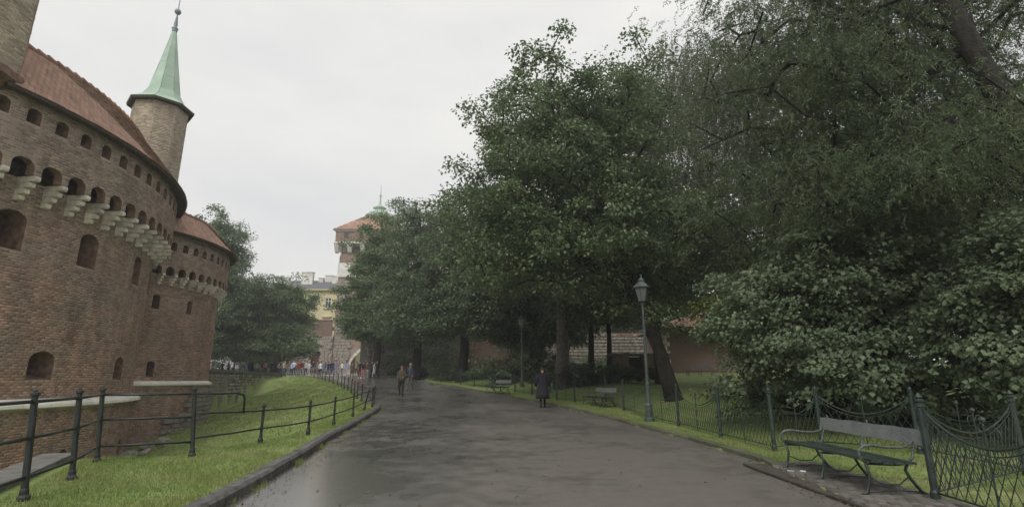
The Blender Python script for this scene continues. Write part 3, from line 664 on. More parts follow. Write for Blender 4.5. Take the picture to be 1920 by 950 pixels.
def rubble(name, parent, P0, P1, z0, z1, material, size=.35, thick=.1, seedv=3, nparts=300, curve=None, ztop=None):
    """irregular stones set in a wall face between plan points P0 and P1 (face on the right-hand side of the run)"""
    rg = np.random.default_rng(seedv); d = np.array(P1, float) - np.array(P0, float); Lt = np.linalg.norm(d); d /= Lt; nrm = np.array((d[1], -d[0]))
    Cc = []; X = []; Y = []; Z = []; z = z0
    while z < z1:
        h = size * rg.uniform(.45, .85); s = rg.uniform(-size, 0)
        while s < Lt:
            l = size * rg.uniform(.6, 1.5); sc_ = s + l / 2; s += l
            if sc_ < 0 or sc_ > Lt: continue
            p = np.array(P0) + d * sc_ + nrm * rg.uniform(-.03, .05)
            tw = rg.uniform(-.12, .12)
            Cc.append((p[0], p[1], z + h / 2)); X.append((nrm[0] * thick, nrm[1] * thick, 0))
            dv = np.array((d[0] * math.cos(tw), d[1] * math.cos(tw), math.sin(tw))); up = np.array((-d[0] * math.sin(tw), -d[1] * math.sin(tw), math.cos(tw)))
            Y.append(dv * (l / 2 - .015)); Z.append(up * (h / 2 - .012))
        z += h
    pieces(name, parent, Cc, X, Y, Z, material, nparts)
# rough stone footing on the bastion's right flank
rg = np.random.default_rng(31); Cc = []; X = []; Y = []; Z = []
for j in range(15):
    z = -2.9 + j * .27; a = R(-14) + rg.uniform(0, .02) + (R(2.2) * abs(j - 6) if j > 8 else 0)
    while a < R(62):
        l = rg.uniform(.2, .5); am = a + l / 2 / 7.85; rr = 7.85 + rg.uniform(-.03, .08)
        if not (am < R(0) and rg.random() < .35):
            Cc.append(cylp(CB, rr, am, z)); X.append((math.cos(am) * .1, math.sin(am) * .1, 0)); Y.append((-math.sin(am) * (l / 2 - .02), math.cos(am) * (l / 2 - .02), 0)); Z.append((0, 0, .12 * rg.uniform(.8, 1.05)))
        a += l / 7.85
pieces('footing_stone', mwb, Cc, X, Y, Z, M_RUBBLE, 200)

# retaining wall of the causeway with its coping
rw = empty('retaining_wall', (0, 0, 0), label='dark rubble retaining wall with pale flat coping at the far end of the moat', cat='wall')
mb = MB(); d = Vector((CAUSE[0][0] - CAUSE[1][0], CAUSE[0][1] - CAUSE[1][1])).normalized()
p0, p1 = CAUSE[1], CAUSE[0]; ang = math.atan2(p1[1] - p0[1], p1[0] - p0[0]); Lw = math.hypot(p1[0] - p0[0], p1[1] - p0[1])
mb.box(((p0[0] + p1[0]) / 2 - .25, (p0[1] + p1[1]) / 2, -.4), (Lw, .5, 5.0), ang); mb.build('wall_core', M_RUBBLE, rw)
rubble('stone', rw, (p0[0] + .0, p0[1]), p1, -2.6, 2.05, M_RUBBLE, .42, .1, 12, 250)
for k in range(17):
    t = (k + .5) / 17; mb = MB(); mb.box((p0[0] + (p1[0] - p0[0]) * t - .2, p0[1] + (p1[1] - p0[1]) * t, 2.19), (Lw / 17 - .02, .85, .14), ang); mb.build('coping_slab', M_SLAB, rw)
rw2 = empty('moat_end_parapet', (0, 0, 0), label='low pale stone parapet behind the crest of the grass mound', cat='wall')
for k in range(9):
    mb = MB(); mb.box((-26.3 - .0 + k * 0 + .0 - .9 * k - .3, 62.0, rz_(62) + .12), (.86, .4, .16), 0); mb.build('coping_slab', M_SLAB, rw2)
mb = MB(); mb.box((-30.2, 62.0, rz_(62) - .04), (8, .3, .2)); mb.build('wall_base', M_RUBBLE, rw2)

# loose rubble at the moat bottom and concrete coping under the tall railing
rk = bmesh.new(); bmesh.ops.create_icosphere(rk, subdivisions=2, radius=1)
for v in rk.verts: v.co *= 1 + .16 * math.sin(v.co.x * 4 + 1) * math.sin(v.co.y * 5) + .1 * math.sin(v.co.z * 7)
rkm = bpy.data.meshes.new('boulder'); rk.to_mesh(rkm); rk.free(); rkm.materials.append(mat('moat_boulder', (.30, .28, .24), .95, var=.4, vscale=5, bump=.8, bscale=8))
random.seed(8)
for k in range(16):
    o = link(bpy.data.objects.new('boulder', rkm)); s = random.uniform(.14, .32)
    x, y = -17.9 + random.gauss(0, .7), 26.6 + random.gauss(0, .9)
    o.location = (x, y, gz(x, y) + s * .25); o.scale = (s * 1.3, s, s * .6); o.rotation_euler = (random.uniform(-.3, .3), random.uniform(-.3, .3), random.uniform(0, 6))
    tag(o, 'pale loose rubble boulder at the foot of the fortress in the moat', 'boulder', 'loose boulders in the moat')
cs = empty('moat_coping', (0, 0, 0), label='grey concrete coping strip below the tall railing at the near edge of the moat', cat='coping')
P = [(-8.15, 10.35), (-6.9, 7.9), (-5.75, 5.5), (-4.9, 3.6)]
for (a, b) in zip(P[:-1], P[1:]):
    ang = math.atan2(b[1] - a[1], b[0] - a[0]); l = math.hypot(b[0] - a[0], b[1] - a[1])
    mb = MB(); mb.box(((a[0] + b[0]) / 2 - .22, (a[1] + b[1]) / 2 - .08, .04), (l - .015, .5, .30), ang); mb.build('coping_slab', M_SLAB, cs)

# ------------------------------------------------------------------ black railings by the moat
def post_mesh(h, r, name='post'):
    mb = MB(); s = h
    prof = [(r * 1.75, -.15), (r * 1.75, .12), (r * 1.25, .15), (r * 1.2, .2), (r, .22), (r, s - .18), (r * 1.35, s - .17), (r * 1.35, s - .14), (r * .9, s - .13), (r * .9, s - .09), (r * 1.4, s - .08), (r * 1.4, s - .05), (r * .7, s - .035), (r * .75, s - .02), (r * .3, s)]
    mb.lathe(prof, 10); return mb.mesh(name, M_IRON, False)
PT, PLW = post_mesh(1.38, .038), post_mesh(.90, .032)
tall = [(-4.75, 3.6), (-5.35, 5.4), (-5.83, 6.76), (-6.35, 8.1), (-7.3, 9.8), (-6.04, 10.5)]
fr = empty('tall_railing', (0, 0, 0), label='tall black iron railing with three bars at the near left edge of the moat', cat='railing')
for (x, y) in tall:
    o = link(bpy.data.objects.new('post', PT), fr); o.location = (x, y, .02); o.rotation_euler = (0, -R(5.5), 0)
for h in (1.18, .78, .36):
    for (a, b) in zip(tall[:-1], tall[1:]):
        hh = {1.18: 1.24, .78: .81, .36: .36}[h]
        mb = MB(); k_ = math.sin(R(5.5)) * hh; mb.tube([(a[0] - k_, a[1], hh), (b[0] - k_, b[1], hh)], .022, 8); mb.build('rail', M_IRON, fr, True)
# top bar runs on past the last tall post and hooks down to the lower railing
mb = MB(); mb.tube([(-6.15, 10.5, 1.24), (-5.9, 11.55, 1.23), (-5.83, 11.72, 1.2), (-5.82, 11.8, 1.12), (-5.815, 11.82, .80)], .022, 8); mb.build('hooked_rail', M_IRON, fr, True)
low = [(-6.04, 10.5), (-5.7, 12.5), (-5.3, 14.3), (-5.5, 16.9), (-5.8, 19.9), (-6.15, 22.6), (-6.25, 24.3), (-6.5, 25.6)]
far = [(-6.5, 25.6), (-7.6, 27.4), (-8.35, 29.2), (-9.1, 31.2), (-9.9, 33.3), (-10.8, 35.5), (-11.7, 37.6), (-12.6, 39.8), (-13.6, 42), (-14.7, 44.2), (-15.8, 46.5), (-17.0, 49), (-18.2, 51.5), (-19.5, 54), (-20.8, 56.5)]
fl = empty('low_railing', (0, 0, 0), label='low black iron railing with two bars curving along the kerb past the grass mound', cat='railing')
lp = low + far[1:]
for i, (x, y) in enumerate(lp[1:]):
    o = link(bpy.data.objects.new('post', PLW), fl); o.location = (x, y, gz(x, y) - .02)
    if i == 4: o.rotation_euler = (0, .2, 0); o['label'] = 'post leaning over to the right'
for (a, b) in zip(lp[:-1], lp[1:]):
    for h in (.72, .33):
        za = gz(*a) + h + (.06 if a == lp[0] and h > .5 else 0); zb = gz(*b) + h; mb = MB(); mid = ((a[0] + b[0]) / 2, (a[1] + b[1]) / 2, (za + zb) / 2 - .01)
        mb.tube([(a[0], a[1], za), mid, (b[0], b[1], zb)], .019, 6); mb.build('rail', M_IRON, fl, True)

# ------------------------------------------------------------------ green lattice fence on the right
FP = [(4.9, 3.0), (5.05, 5.0), (5.25, 7.0), (8.0, 8.7), (8.1, 11.0), (6.9, 12.3), (5.5, 11.6), (5.35, 14.1), (5.2, 17.1), (4.9, 19.7), (4.7, 22.9), (4.6, 26.6), (3.2, 27.6), (2.4, 29), (1.2, 32.5), (.2, 35), (-1.4, 38), (-2.9, 41.3), (-4.2, 44), (-6.2, 47)]
ff = empty('lattice_fence', (0, 0, 0), label='dark green iron park fence with swagged rails and wire lattice along the right verge', cat='fence')
mb = MB(); r = .042; s = 1.27
mb.lathe([(r * 1.3, -.2), (r * 1.3, .1), (r, .13), (r, s - .16), (r * 1.3, s - .15), (r * 1.3, s - .12), (r * .8, s - .11), (r * 1.2, s - .08), (r * 1.2, s - .06), (r * .6, s - .05), (r * 1.0, s - .03), (r * .3, s + .02)], 10, mi=0)
FPM = mb.mesh('post', [M_GREENIRON])
def swag(t, top, sag): return top - sag * math.sin(math.pi * t) ** .8
def wire(mb, a, b, r): mb.tube([a, b], r, 4, caps=False)
nb_parts = 0
for i, (x, y) in enumerate(FP):
    o = link(bpy.data.objects.new('post', FPM), ff); o.location = (x, y, gz(x, y))
for i, (a, b) in enumerate(zip(FP[:-1], FP[1:])):
    L = math.hypot(b[0] - a[0], b[1] - a[1]); za, zb = gz(*a), gz(*b); near = (a[1] + b[1]) / 2 < 24
    P3 = lambda t, h: (a[0] + (b[0] - a[0]) * t, a[1] + (b[1] - a[1]) * t, za + (zb - za) * t + h)
    sag = .40
    mb = MB(); n = 14; mb.tube([P3(k / n, swag(k / n, 1.12, sag)) for k in range(n + 1)], .014, 6); mb.build('swag_rail', M_GREENIRON, ff, True)
    mb = MB(); mb.tube([P3(k / n, swag(k / n, 1.05, sag)) for k in range(n + 1)], .008, 5); mb.build('lower_swag_rail', M_GREENIRON, ff, True)
    mb = MB(); mb.tube([P3(0, .1), P3(1, .1)], .012, 6); mb.build('bottom_rail', M_GREENIRON, ff, True)
    # mid picket with ball and scrolls
    mb = MB(); mb.tube([P3(.5, -.05), P3(.5, 1.0)], .011, 6); c = P3(.5, 1.03); mb.lathe([(.004, -.035), (.028, -.02), (.035, 0), (.028, .02), (.004, .035)], 8, c); pk = mb.build('picket', M_GREENIRON, ff)
    for sgn in (-1, 1):
        mb = MB(); pts_ = []
        for k in range(15):
            th_ = k / 14 * 4.4; rr = .03 + .085 * (1 - k / 14); pts_.append(P3(.5 + sgn * (.035 + .13 - rr * math.cos(th_)) / L, .87 + rr * math.sin(th_) * 1.0))
        mb.tube(pts_, .007, 5); mb.build('scroll', M_GREENIRON, pk, True)
    # diagonal lattice clipped by the swag
    bars = []; hgt = .95; step = .15 if near else .2; slope_ = .55
    for sgn in (1, -1):
        s0 = -1.2
        while s0 < L + 1.2:
            # param along height: s = s0 + sgn*slope*(h)
            seg = []
            for k in range(25):
                h = .1 + k / 24 * 1.0; s_ = s0 + sgn * slope_ * (h - .1)
                if 0.02 < s_ < L - .02 and h < swag(s_ / L, 1.05, sag): seg.append((s_ / L, h))
            if len(seg) > 1: bars.append((P3(*seg[0]), P3(*seg[-1])))
            s0 += step
    if near and nb_parts + len(bars) < 290:
        for (p, q) in bars:
            mb = MB(); mb.tube([p, q], .0055, 4, caps=False); mb.build('lattice_bar', M_GREENIRON, ff); nb_parts += 1
    else:
        mb = MB()
        for (p, q) in bars: mb.tube([p, q], .006, 3, caps=False)
        o = mb.build('lattice_bar', M_GREENIRON, ff, kind='stuff')

# ------------------------------------------------------------------ benches
def make_bench():
    root = empty('park_bench')
    # origin: middle of bench on the ground; faces -x (towards the path); long axis y, length 2.35
    Lb = 2.35
    def board(name, c, size, m, tilt, jag=.0):
        mb = MB(); ax = Matrix.Rotation(tilt, 3, 'Y'); n = 12; hx, hz = size[0] / 2, size[2] / 2; V = []
        for k in range(n + 1):
            y = -Lb / 2 + Lb * k / n; j = [random.uniform(-jag, jag) for _ in range(2)]
            for (sx, sz, q) in ((-1, -1, 0), (1, -1, 0), (1, 1, 1), (-1, 1, 1)):
                p = ax @ Vector((sx * hx, 0, sz * hz + j[q])); V.append((c[0] + p.x, c[1] + y, c[2] + p.z))
        mb.add(V, [(k * 4 + i, k * 4 + (i + 1) % 4, k * 4 + 4 + (i + 1) % 4, k * 4 + 4 + i) for k in range(n) for i in range(4)] + [(3, 2, 1, 0), (n * 4, n * 4 + 1, n * 4 + 2, n * 4 + 3)])
        return mb.build(name, m, root)
    board('back_board', (.40, 0, .715), (.035, 0, .20), M_BENCHWOOD, R(12), .006)
    for k, (x, z) in enumerate(((-.23, .425), (-.08, .405), (.07, .40), (.21, .405))): board('seat_board', (x, 0, z), (.135, 0, .032), M_BENCHSEAT, R(3), .002)
    for y in (-Lb / 2 + .12, 0, Lb / 2 - .12):
        lg = MB()
        lg.tube([(-.40, y, .01), (-.33, y, .03), (-.30, y, .12), (-.27, y, .25), (-.30, y, .38)], [.02, .022, .02, .02, .02], 6)
        lg.tube([(-.30, y, .385), (-.1, y, .375), (.1, y, .37), (.28, y, .39)], .018, 6)
        fr_ = lg.build('leg_frame', M_GREENIRON, root, True)
        lg = MB(); lg.tube([(.42, y, .01), (.36, y, .05), (.25, y, .2), (.2, y, .3), (.24, y, .4)], [.02, .022, .02, .02, .02], 6); lg.build('rear_leg', M_GREENIRON, fr_, True)
        lg = MB(); lg.tube([(-.36, y, .03), (-.1, y, .05), (.1, y, .06), (.34, y, .04)], .010, 5); lg.tube([(-.27, y, .2), (-.1, y, .13), (.1, y, .13), (.22, y, .22)], .009, 5); lg.build('leg_tie', M_GREENIRON, fr_, True)
        lg = MB(); lg.tube([(.24, y, .38), (.32, y, .46), (.34, y, .55), (.37, y, .62), (.42, y, .72), (.46, y, .83), (.45, y, .86)], [.018, .018, .016, .015, .015, .014, .008], 6); lg.build('back_strut', M_CHIP, root, True)
        if y != 0:
            lg = MB(); lg.tube([(-.28, y, .38), (-.36, y, .45), (-.37, y, .54), (-.30, y, .60), (-.18, y, .61), (0, y, .585), (.18, y, .58), (.30, y, .61), (.355, y, .66)], [.018, .019, .02, .021, .02, .018, .016, .014, .012], 6)
            lg.build('armrest', M_CHIP, root, True)
    return root
random.seed(4)
bench = make_bench()
def rest(o, x, y, rz, label, tilt=0.):
    o.location = (x, y, gz(x, y) - .01 + .02); o.rotation_euler = (tilt, 0, rz); o['label'] = label; o['category'] = 'bench'; o['group'] = 'green park benches along the path'
rest(bench, 4.93, 8.32, R(-1), 'weathered green bench in the near right corner with a pale greyish back board')
b2 = copy_tree(bench); rest(b2, 4.0, 25.2, R(14), 'green bench behind the fence posts between the walking man and the nearest lamp')
b3 = copy_tree(bench); rest(b3, -.9, 33.6, R(25), 'empty dark bench beside the middle lamp left of the man in the black coat')
b4 = copy_tree(bench); rest(b4, 15.8, 45, R(90), 'distant bench on the far lawn in front of the brick building')
# cobbled pad round the near bench
Cc = []; X = []; Y = []; Z = []; rg = np.random.default_rng(2)
for yy_ in np.arange(5.2, 10.1, .13):
    for xx_ in np.arange(4.1, 5.6, .13):
        x = xx_ + rg.uniform(-.015, .015) + .065 * (int(yy_ / .13) % 2); xr = float(interp(yy_, XR))
        if x < xr + .06 or x > 5.45: continue
        zc = gz(x, yy_); Cc.append((x, yy_ + rg.uniform(-.01, .01), zc + rg.uniform(-.018, -.002))); X.append((0, 0, .035)); Y.append((.058, rg.uniform(-.004, .004), 0)); Z.append((0, .056, 0))
pad = empty('cobble_pad', kind='structure'); pieces('cobble', pad, Cc, X, Y, Z, M_COBBLE, 290)
mb = MB(); mb.box((4.82, 7.6, .028), (1.32, 4.9, .03)); mb.build('pad_bed', M_DIRT, pad)
# small litter under the bench
mb = MB(); mb.tube([(4.64, 9.0, .075), (4.71, 8.96, .075)], .016, 6); mb.tube([(4.48, 9.1, .07), (4.62, 9.02, .07)], .006, 5); mb.build('litter', M_SIGN, None, label='crumpled white litter on the cobbles under the near bench', cat='litter')

# ------------------------------------------------------------------ street lamps
def make_lamp():
    root = empty('street_lamp')
    mb = MB(); mb.lathe([(.17, -.1), (.17, .1), (.14, .14), (.12, .5), (.14, .53), (.10, .6), (.075, .75), (.07, 1.2), (.085, 1.22), (.085, 1.27), (.06, 1.3), (.052, 3.0), (.07, 3.02), (.07, 3.06), (.048, 3.08), (.042, 3.95), (.07, 4.0), (.1, 4.05), (.05, 4.1)], 12); mb.build('pole', mat('grey_green_lamp_paint', (.055, .07, .062), .5, var=.25, vscale=4, spec=.4), root, False)
    mb = MB()
    for k in range(6):
        a = k * math.pi / 3; ca, sa = math.cos(a), math.sin(a); mb.tube([(.13 * ca, .13 * sa, 4.12), (.25 * ca, .25 * sa, 4.62)], .012, 4)
    for (rr, z) in ((.13, 4.12), (.25, 4.62)): mb.tube([(rr * math.cos(k * math.pi / 3), rr * math.sin(k * math.pi / 3), z) for k in range(7)], .014, 4)
    mb.lathe([(.06, 4.08), (.14, 4.11), (.13, 4.13)], 6); lf = mb.build('lantern_frame', M_GREENIRON, root)
    for k in range(6):
        a = k * math.pi / 3 + .03; b = (k + 1) * math.pi / 3 - .03; m2 = MB()
        V = [(.13 * math.cos(a), .13 * math.sin(a), 4.13), (.13 * math.cos(b), .13 * math.sin(b), 4.13), (.245 * math.cos(b), .245 * math.sin(b), 4.61), (.245 * math.cos(a), .245 * math.sin(a), 4.61)]
        V += [(x * .96, y * .96, z) for x, y, z in V]; m2.add(V, [(0, 1, 2, 3), (7, 6, 5, 4), (0, 4, 5, 1), (1, 5, 6, 2), (2, 6, 7, 3), (3, 7, 4, 0)]); m2.build('pane', M_GLASS, lf)
    mb = MB(); mb.lathe([(.31, 4.61), (.32, 4.64), (.12, 4.82), (.12, 4.86), (.15, 4.88), (.06, 4.96), (.025, 5.0), (.035, 5.04), (.01, 5.12)], 6); mb.build('cap', mat('pale_lamp_cap', (.08, .10, .095), .45, spec=.5), root)
    return root
lamp = make_lamp(); lamp.location = (4.7, 18.7, gz(4.7, 18.7))
tag(lamp, 'tall green lamp post with hexagonal lantern standing nearest in the lattice fence line', 'lamp', 'park lamp posts along the path')
for (x, y, lb_) in ((.7, 37.6, 'middle of the three lamps behind the bench left of the man in the black coat'), (-6.6, 61, 'smallest and farthest lamp rising over the low hedge at the bend')):
    c = copy_tree(lamp); c.location = (x, y, gz(x, y)); c['label'] = lb_; tag(c, cat='lamp', group='park lamp posts along the path')

# ------------------------------------------------------------------ city gate, houses, walls in the distance
def rects_wall(mb, x0, x1, z0, z1, y, holes, mi=0, thick=.3):
    """front wall in the plane y, with rectangular holes, built of boxes"""
    xsv = sorted({x0, x1} | {h[0] for h in holes} | {h[1] for h in holes}); zsv = sorted({z0, z1} | {h[2] for h in holes} | {h[3] for h in holes})
    for i in range(len(xsv) - 1):
        for j in range(len(zsv) - 1):
            xm, zm = (xsv[i] + xsv[i + 1]) / 2, (zsv[j] + zsv[j + 1]) / 2
            if any(h[0] < xm < h[1] and h[2] < zm < h[3] for h in holes): continue
            mb.box((xm, y + thick / 2, zm), (xsv[i + 1] - xsv[i], thick, zsv[j + 1] - zsv[j]), mi=mi)
gate = empty('gate_tower', (0, 0, 0), label='tall square medieval gate tower with tiled roof, green dome and pointed passage', cat='tower')
GXc, GYf, gzb = -26.1, 93., 2.5
def pyr(mb, cx, cy, hw, z0, z1, top, mi=0): mb.add([(cx - hw, cy - hw, z0), (cx + hw, cy - hw, z0), (cx + hw, cy + hw, z0), (cx - hw, cy + hw, z0), (cx - top, cy - top, z1), (cx + top, cy - top, z1), (cx + top, cy + top, z1), (cx - top, cy + top, z1)], [(0, 3, 2, 1), (4, 5, 6, 7), (0, 1, 5, 4), (1, 2, 6, 5), (2, 3, 7, 6), (3, 0, 4, 7)], mi)
hwb = 5.3; cyg = GYf + hwb
mb = MB(); rects_wall(mb, GXc - hwb, GXc + hwb, gzb - .5, 23.9, GYf, [(GXc - 2.15, GXc + 2.15, gzb - .5, 6.9)])
mb.box((GXc - hwb + .5, cyg + .2, 13.5), (1, 2 * hwb - .7, 22)); mb.box((GXc + hwb - .5, cyg + .2, 13.5), (1, 2 * hwb - .7, 22)); mb.box((GXc, cyg, 16), (2 * hwb - 2.1, 2 * hwb - 1, 17.8))
bodyg = mb.build('tower_body', M_REDBRICK, gate)
# arch spandrel and dressed arch ring
mb = MB(); n = 12; arch = []
for k in range(n + 1):
    t = k / n; xx_ = -2.15 + 4.3 * t; zz_ = 4.6 + 2.1 * (1 - abs(2 * t - 1) ** 1.7); arch.append((xx_, zz_))
V = [(GXc + x, GYf, z) for x, z in arch] + [(GXc + x, GYf, 6.9) for x, z in arch]; mb.add(V, [(i, i + 1, n + 2 + i, n + 1 + i) for i in range(n)]); mb.build('arch_spandrel', M_RUBBLE2, gate)
for i in range(n):
    (xa, za), (xb, zb_) = arch[i], arch[i + 1]; mb = MB(); ang = math.atan2(zb_ - za, xb - xa); ax = Matrix.Rotation(-ang, 3, 'Y')
    mb.box((GXc + (xa + xb) / 2, GYf - .06, (za + zb_) / 2), (math.hypot(xb - xa, zb_ - za) - .03, .3, .4), ax=ax); mb.build('arch_stone', M_STONE, gate)
for s in (-1, 1):
    for k in range(5): mb = MB(); mb.box((GXc + s * 2.2, GYf - .06, gzb + .2 + k * .42), (.4, .3, .4)); mb.build('jamb_stone', M_STONE, gate)
rubble('stone', bodyg, (GXc - hwb, GYf - .05), (GXc - 2.4, GYf - .05), gzb, 19, M_RUBBLE2, .8, .12, 21, 200)
rubble('stone', bodyg, (GXc + 2.4, GYf - .05), (GXc + hwb, GYf - .05), gzb, 19, M_RUBBLE2, .8, .12, 22, 100)
mb = MB(); mb.box((GXc - hwb - .04, cyg - 2, 21), (.1, 7, 5)); mb.box((GXc - 3.5, GYf - .1, 20.9), (4.1, .12, 2.6)); mb.build('plaster_band', M_WHITE, gate)
HW2 = 6.35
mb = MB(); pyr(mb, GXc, cyg, HW2 - .2, 25.9, 28.1, HW2 - .2); mb.build('parapet', M_REDBRICK, gate)
for z_, nm in ((25.8, 'lower_cornice'), (28.1, 'upper_cornice')):
    mb = MB(); pyr(mb, GXc, cyg, HW2, z_ - .12, z_ + .14, HW2); mb.build(nm, M_WHITE, gate)
for k in range(6):
    x = GXc - HW2 + .5 + k * (2 * HW2 - 1) / 5; mb = MB(); yb = cyg - hwb
    mb.add([(x - .35, yb, 24), (x + .35, yb, 24), (x + .35, yb - 1.4, 25.7), (x - .35, yb - 1.4, 25.7), (x - .35, yb, 25.7), (x + .35, yb, 25.7), (x - .35, yb - .5, 24.2), (x + .35, yb - .5, 24.2)], [(0, 1, 7, 6), (6, 7, 2, 3), (0, 6, 3, 4), (1, 5, 2, 7), (3, 2, 5, 4), (0, 4, 5, 1)]); mb.build('console', M_WHITE, gate)
for k in range(3):
    y = cyg - hwb + 1 + k * 4; mb = MB(); x = GXc - hwb; mb.add([(x, y - .35, 24), (x, y + .35, 24), (x - 1.4, y + .35, 25.7), (x - 1.4, y - .35, 25.7), (x, y - .35, 25.7), (x, y + .35, 25.7)], [(0, 3, 2, 1), (0, 4, 3), (1, 2, 5), (3, 4, 5, 2)]); mb.build('console', M_WHITE, gate)
for k in range(4):
    x = GXc - 4.2 + k * 2.8; mb = MB(); mb.box((x, cyg - HW2 + .17, 27.2), (.7, .12, 1)); mb.build('window', M_WINDARK, gate)
mb = MB(); pyr(mb, GXc, cyg, HW2 + .25, 28.25, 32.6, 1.6); rfg = mb.build('roof', M_TILE, gate)
Cc = []; X = []; Y = []; Z = []
for j in range(14):
    t = (j + .5) / 14; hw_ = (HW2 + .25) * (1 - t) + 1.6 * t; z = 28.25 + 4.35 * t
    for side in (0, 3):
        m_ = int(2 * hw_ / .5)
        for q in range(m_):
            u_ = -hw_ + (q + .5 + .25 * (j % 2)) * 2 * hw_ / m_
            if side == 0: Cc.append((GXc + u_, cyg - hw_ - .03, z)); X.append((0, -.03, .04)); Y.append((.24, 0, 0)); Z.append((0, .22, .17))
            else: Cc.append((GXc - hw_ - .03, cyg + u_, z)); X.append((-.03, 0, .04)); Y.append((0, .24, 0)); Z.append((.22, 0, .17))
pieces('roof_tile', rfg, Cc, X, Y, Z, M_TILE, 200)
mb = MB(); mb.lathe([(1.5, 32.3), (1.5, 32.8), (2.2, 33.0), (2.45, 33.6), (2.1, 34.2), (1.2, 34.7), (.9, 34.9), (.9, 35.1), (1.35, 35.3), (.9, 35.6), (.4, 35.9), (.2, 36.4), (.12, 37.6), (.3, 37.9), (.1, 38.2), (.04, 40.2)], 12, (GXc, cyg, -.9)); mb.build('dome', M_COPPER, gate, True)

mb = MB(); mb.box((GXc - .75, GYf + 6, 4.5), (2.8, .25, 4.6)); mb.box((GXc + 1.6, GYf + 9, 4.5), (.25, 3.5, 4.6)); mb.build('passage_shade_panel', M_TIMBER, gate)  # dark panels added so the passage behind the arch looks shaded
# stone screen wall left of the gate, brick band, yellow house
scr = empty('rampart_wall', (0, 0, 0), label='rough stone rampart with brick parapet and arched doorway left of the gate tower', cat='wall')
mb = MB(); rects_wall(mb, -47, GXc - hwb, 2.2, 8.9, 92.5, [(-35.2, -33.2, 2.2, 6.4)], thick=.8); mb.build('wall_core', M_RUBBLE2, scr)
rubble('stone', scr, (-33.1, 92.42), (GXc - hwb - .05, 92.42), 2.4, 8.8, M_RUBBLE2, .7, .1, 23, 120)
rubble('stone', scr, (-44, 92.42), (-35.3, 92.42), 2.4, 8.8, M_RUBBLE2, .7, .1, 24, 120)
mb = MB(); mb.box((-34.2, 93.5, 4.2), (2.0, .2, 4.4)); mb.build('door', mat('oxblood_door', (.12, .05, .04), .7), scr)
Cc = []; X = []; Y = []; Z = []
for j in range(20):
    for q in range(28): Cc.append((-46 + q * .52 + (j % 2) * .26, 92.38, 8.97 + j * .14)); X.append((0, -.05, 0)); Y.append((.25, 0, 0)); Z.append((0, 0, .06))
mb = MB(); mb.box((-39.3, 92.9, 10.3), (14.8, .8, 2.8)); bp_ = mb.build('brick_parapet', M_REDBRICK, scr); pieces('brick', bp_, Cc, X, Y, Z, M_REDBRICK, 200)
mb = MB(); mb.box((-39.3, 92.8, 11.78), (15, 1.2, .16)); mb.build('parapet_cap', M_TILE, scr)
yh = empty('yellow_house', (0, 0, 0), label='pale yellow plastered town house with dark slate roof and white chimneys behind the rampart', cat='house')
wh = [(-38.9, -37.7, 14.9, 16.9), (-36.0, -34.8, 14.9, 16.9), (-41.8, -40.6, 14.9, 16.9), (-44.7, -43.5, 14.9, 16.9), (-36.0, -34.8, 10.9, 12.9), (-38.9, -37.7, 10.9, 12.9)]
mb = MB(); rects_wall(mb, -47.5, -31.5, 2, 18.3, 100, wh, thick=.4); mb.box((-39.5, 106, 10), (16, 11.2, 16)); mb.build('wall', M_PLASTER, yh)
for (xa, xb, za, zb_) in wh:
    mb = MB(); xm = (xa + xb) / 2; fr_ = None
    mb.box((xm, 100.12, za + .06), (xb - xa, .1, .12)); mb.box((xm, 100.12, zb_ - .06), (xb - xa, .1, .12))
    for x in (xa + .06, xm, xb - .06): mb.box((x, 100.13, (za + zb_) / 2), (.12, .1, zb_ - za - .24))
    mb.box((xm, 100.11, za + (zb_ - za) * .68), (xb - xa - .02, .08, .1)); mb.box((xm, 99.9, za - .1), (xb - xa + .4, .3, .12)); w_o = mb.build('window', M_WHITE, yh)
    for x in ((xa + xm) / 2, (xb + xm) / 2): m2 = MB(); m2.box((x, 100.22, (za + zb_) / 2), (.5, .04, zb_ - za - .2)); m2.build('pane', M_WINDARK, w_o)
mb = MB(); mb.box((-35.4, 99.9, 13.25), (1.9, .35, .18)); mb.build('window_hood', M_PLASTER, yh)
mb = MB(); mb.box((-39.5, 99.7, 18.4), (16.4, .7, .22)); mb.build('cornice', M_PLASTER, yh)
mb = MB(); mb.add([(-48, 99.4, 18.5), (-31, 99.4, 18.5), (-31, 112.5, 18.5), (-48, 112.5, 18.5), (-45.5, 105.5, 21.2), (-33, 105.5, 21.2)], [(0, 1, 5, 4), (1, 2, 5), (2, 3, 4, 5), (3, 0, 4), (0, 3, 2, 1)]); yr = mb.build('roof', M_SLATE, yh)
Cc = []; X = []; Y = []; Z = []
for j in range(9):
    t = (j + .5) / 9; y = 99.4 + 6.1 * t; z = 18.5 + 2.7 * t; xa = -48 + 2.5 * t; xb = -31 - 2 * t; m_ = int((xb - xa) / .8)
    for q in range(m_): Cc.append((xa + (q + .5) * .8, y, z + .04)); X.append((0, -.02, .04)); Y.append((.39, 0, 0)); Z.append((0, .34, .15))
pieces('slate', yr, Cc, X, Y, Z, M_SLATE, 200)
for (x, wd, h, y) in ((-45, 1.0, .9, 103), (-40.9, 2.2, 2.0, 103), (-38.7, .9, 1.1, 104.5), (-37.2, 1.5, 1.7, 104.8), (-35.2, 1.6, 1.3, 103.5), (-33.9, 1.0, 1.2, 103)):
    mb = MB(); zb_ = 20.0; mb.box((x, y, zb_ + h / 2), (wd, .8, h + .8)); mb.box((x, y, zb_ + h + .45), (wd + .2, 1, .15)); mb.build('chimney', M_WHITE, yr)
y2 = empty('ochre_house', (0, 0, 0), label='yellow house front seen through the gate passage', cat='house')
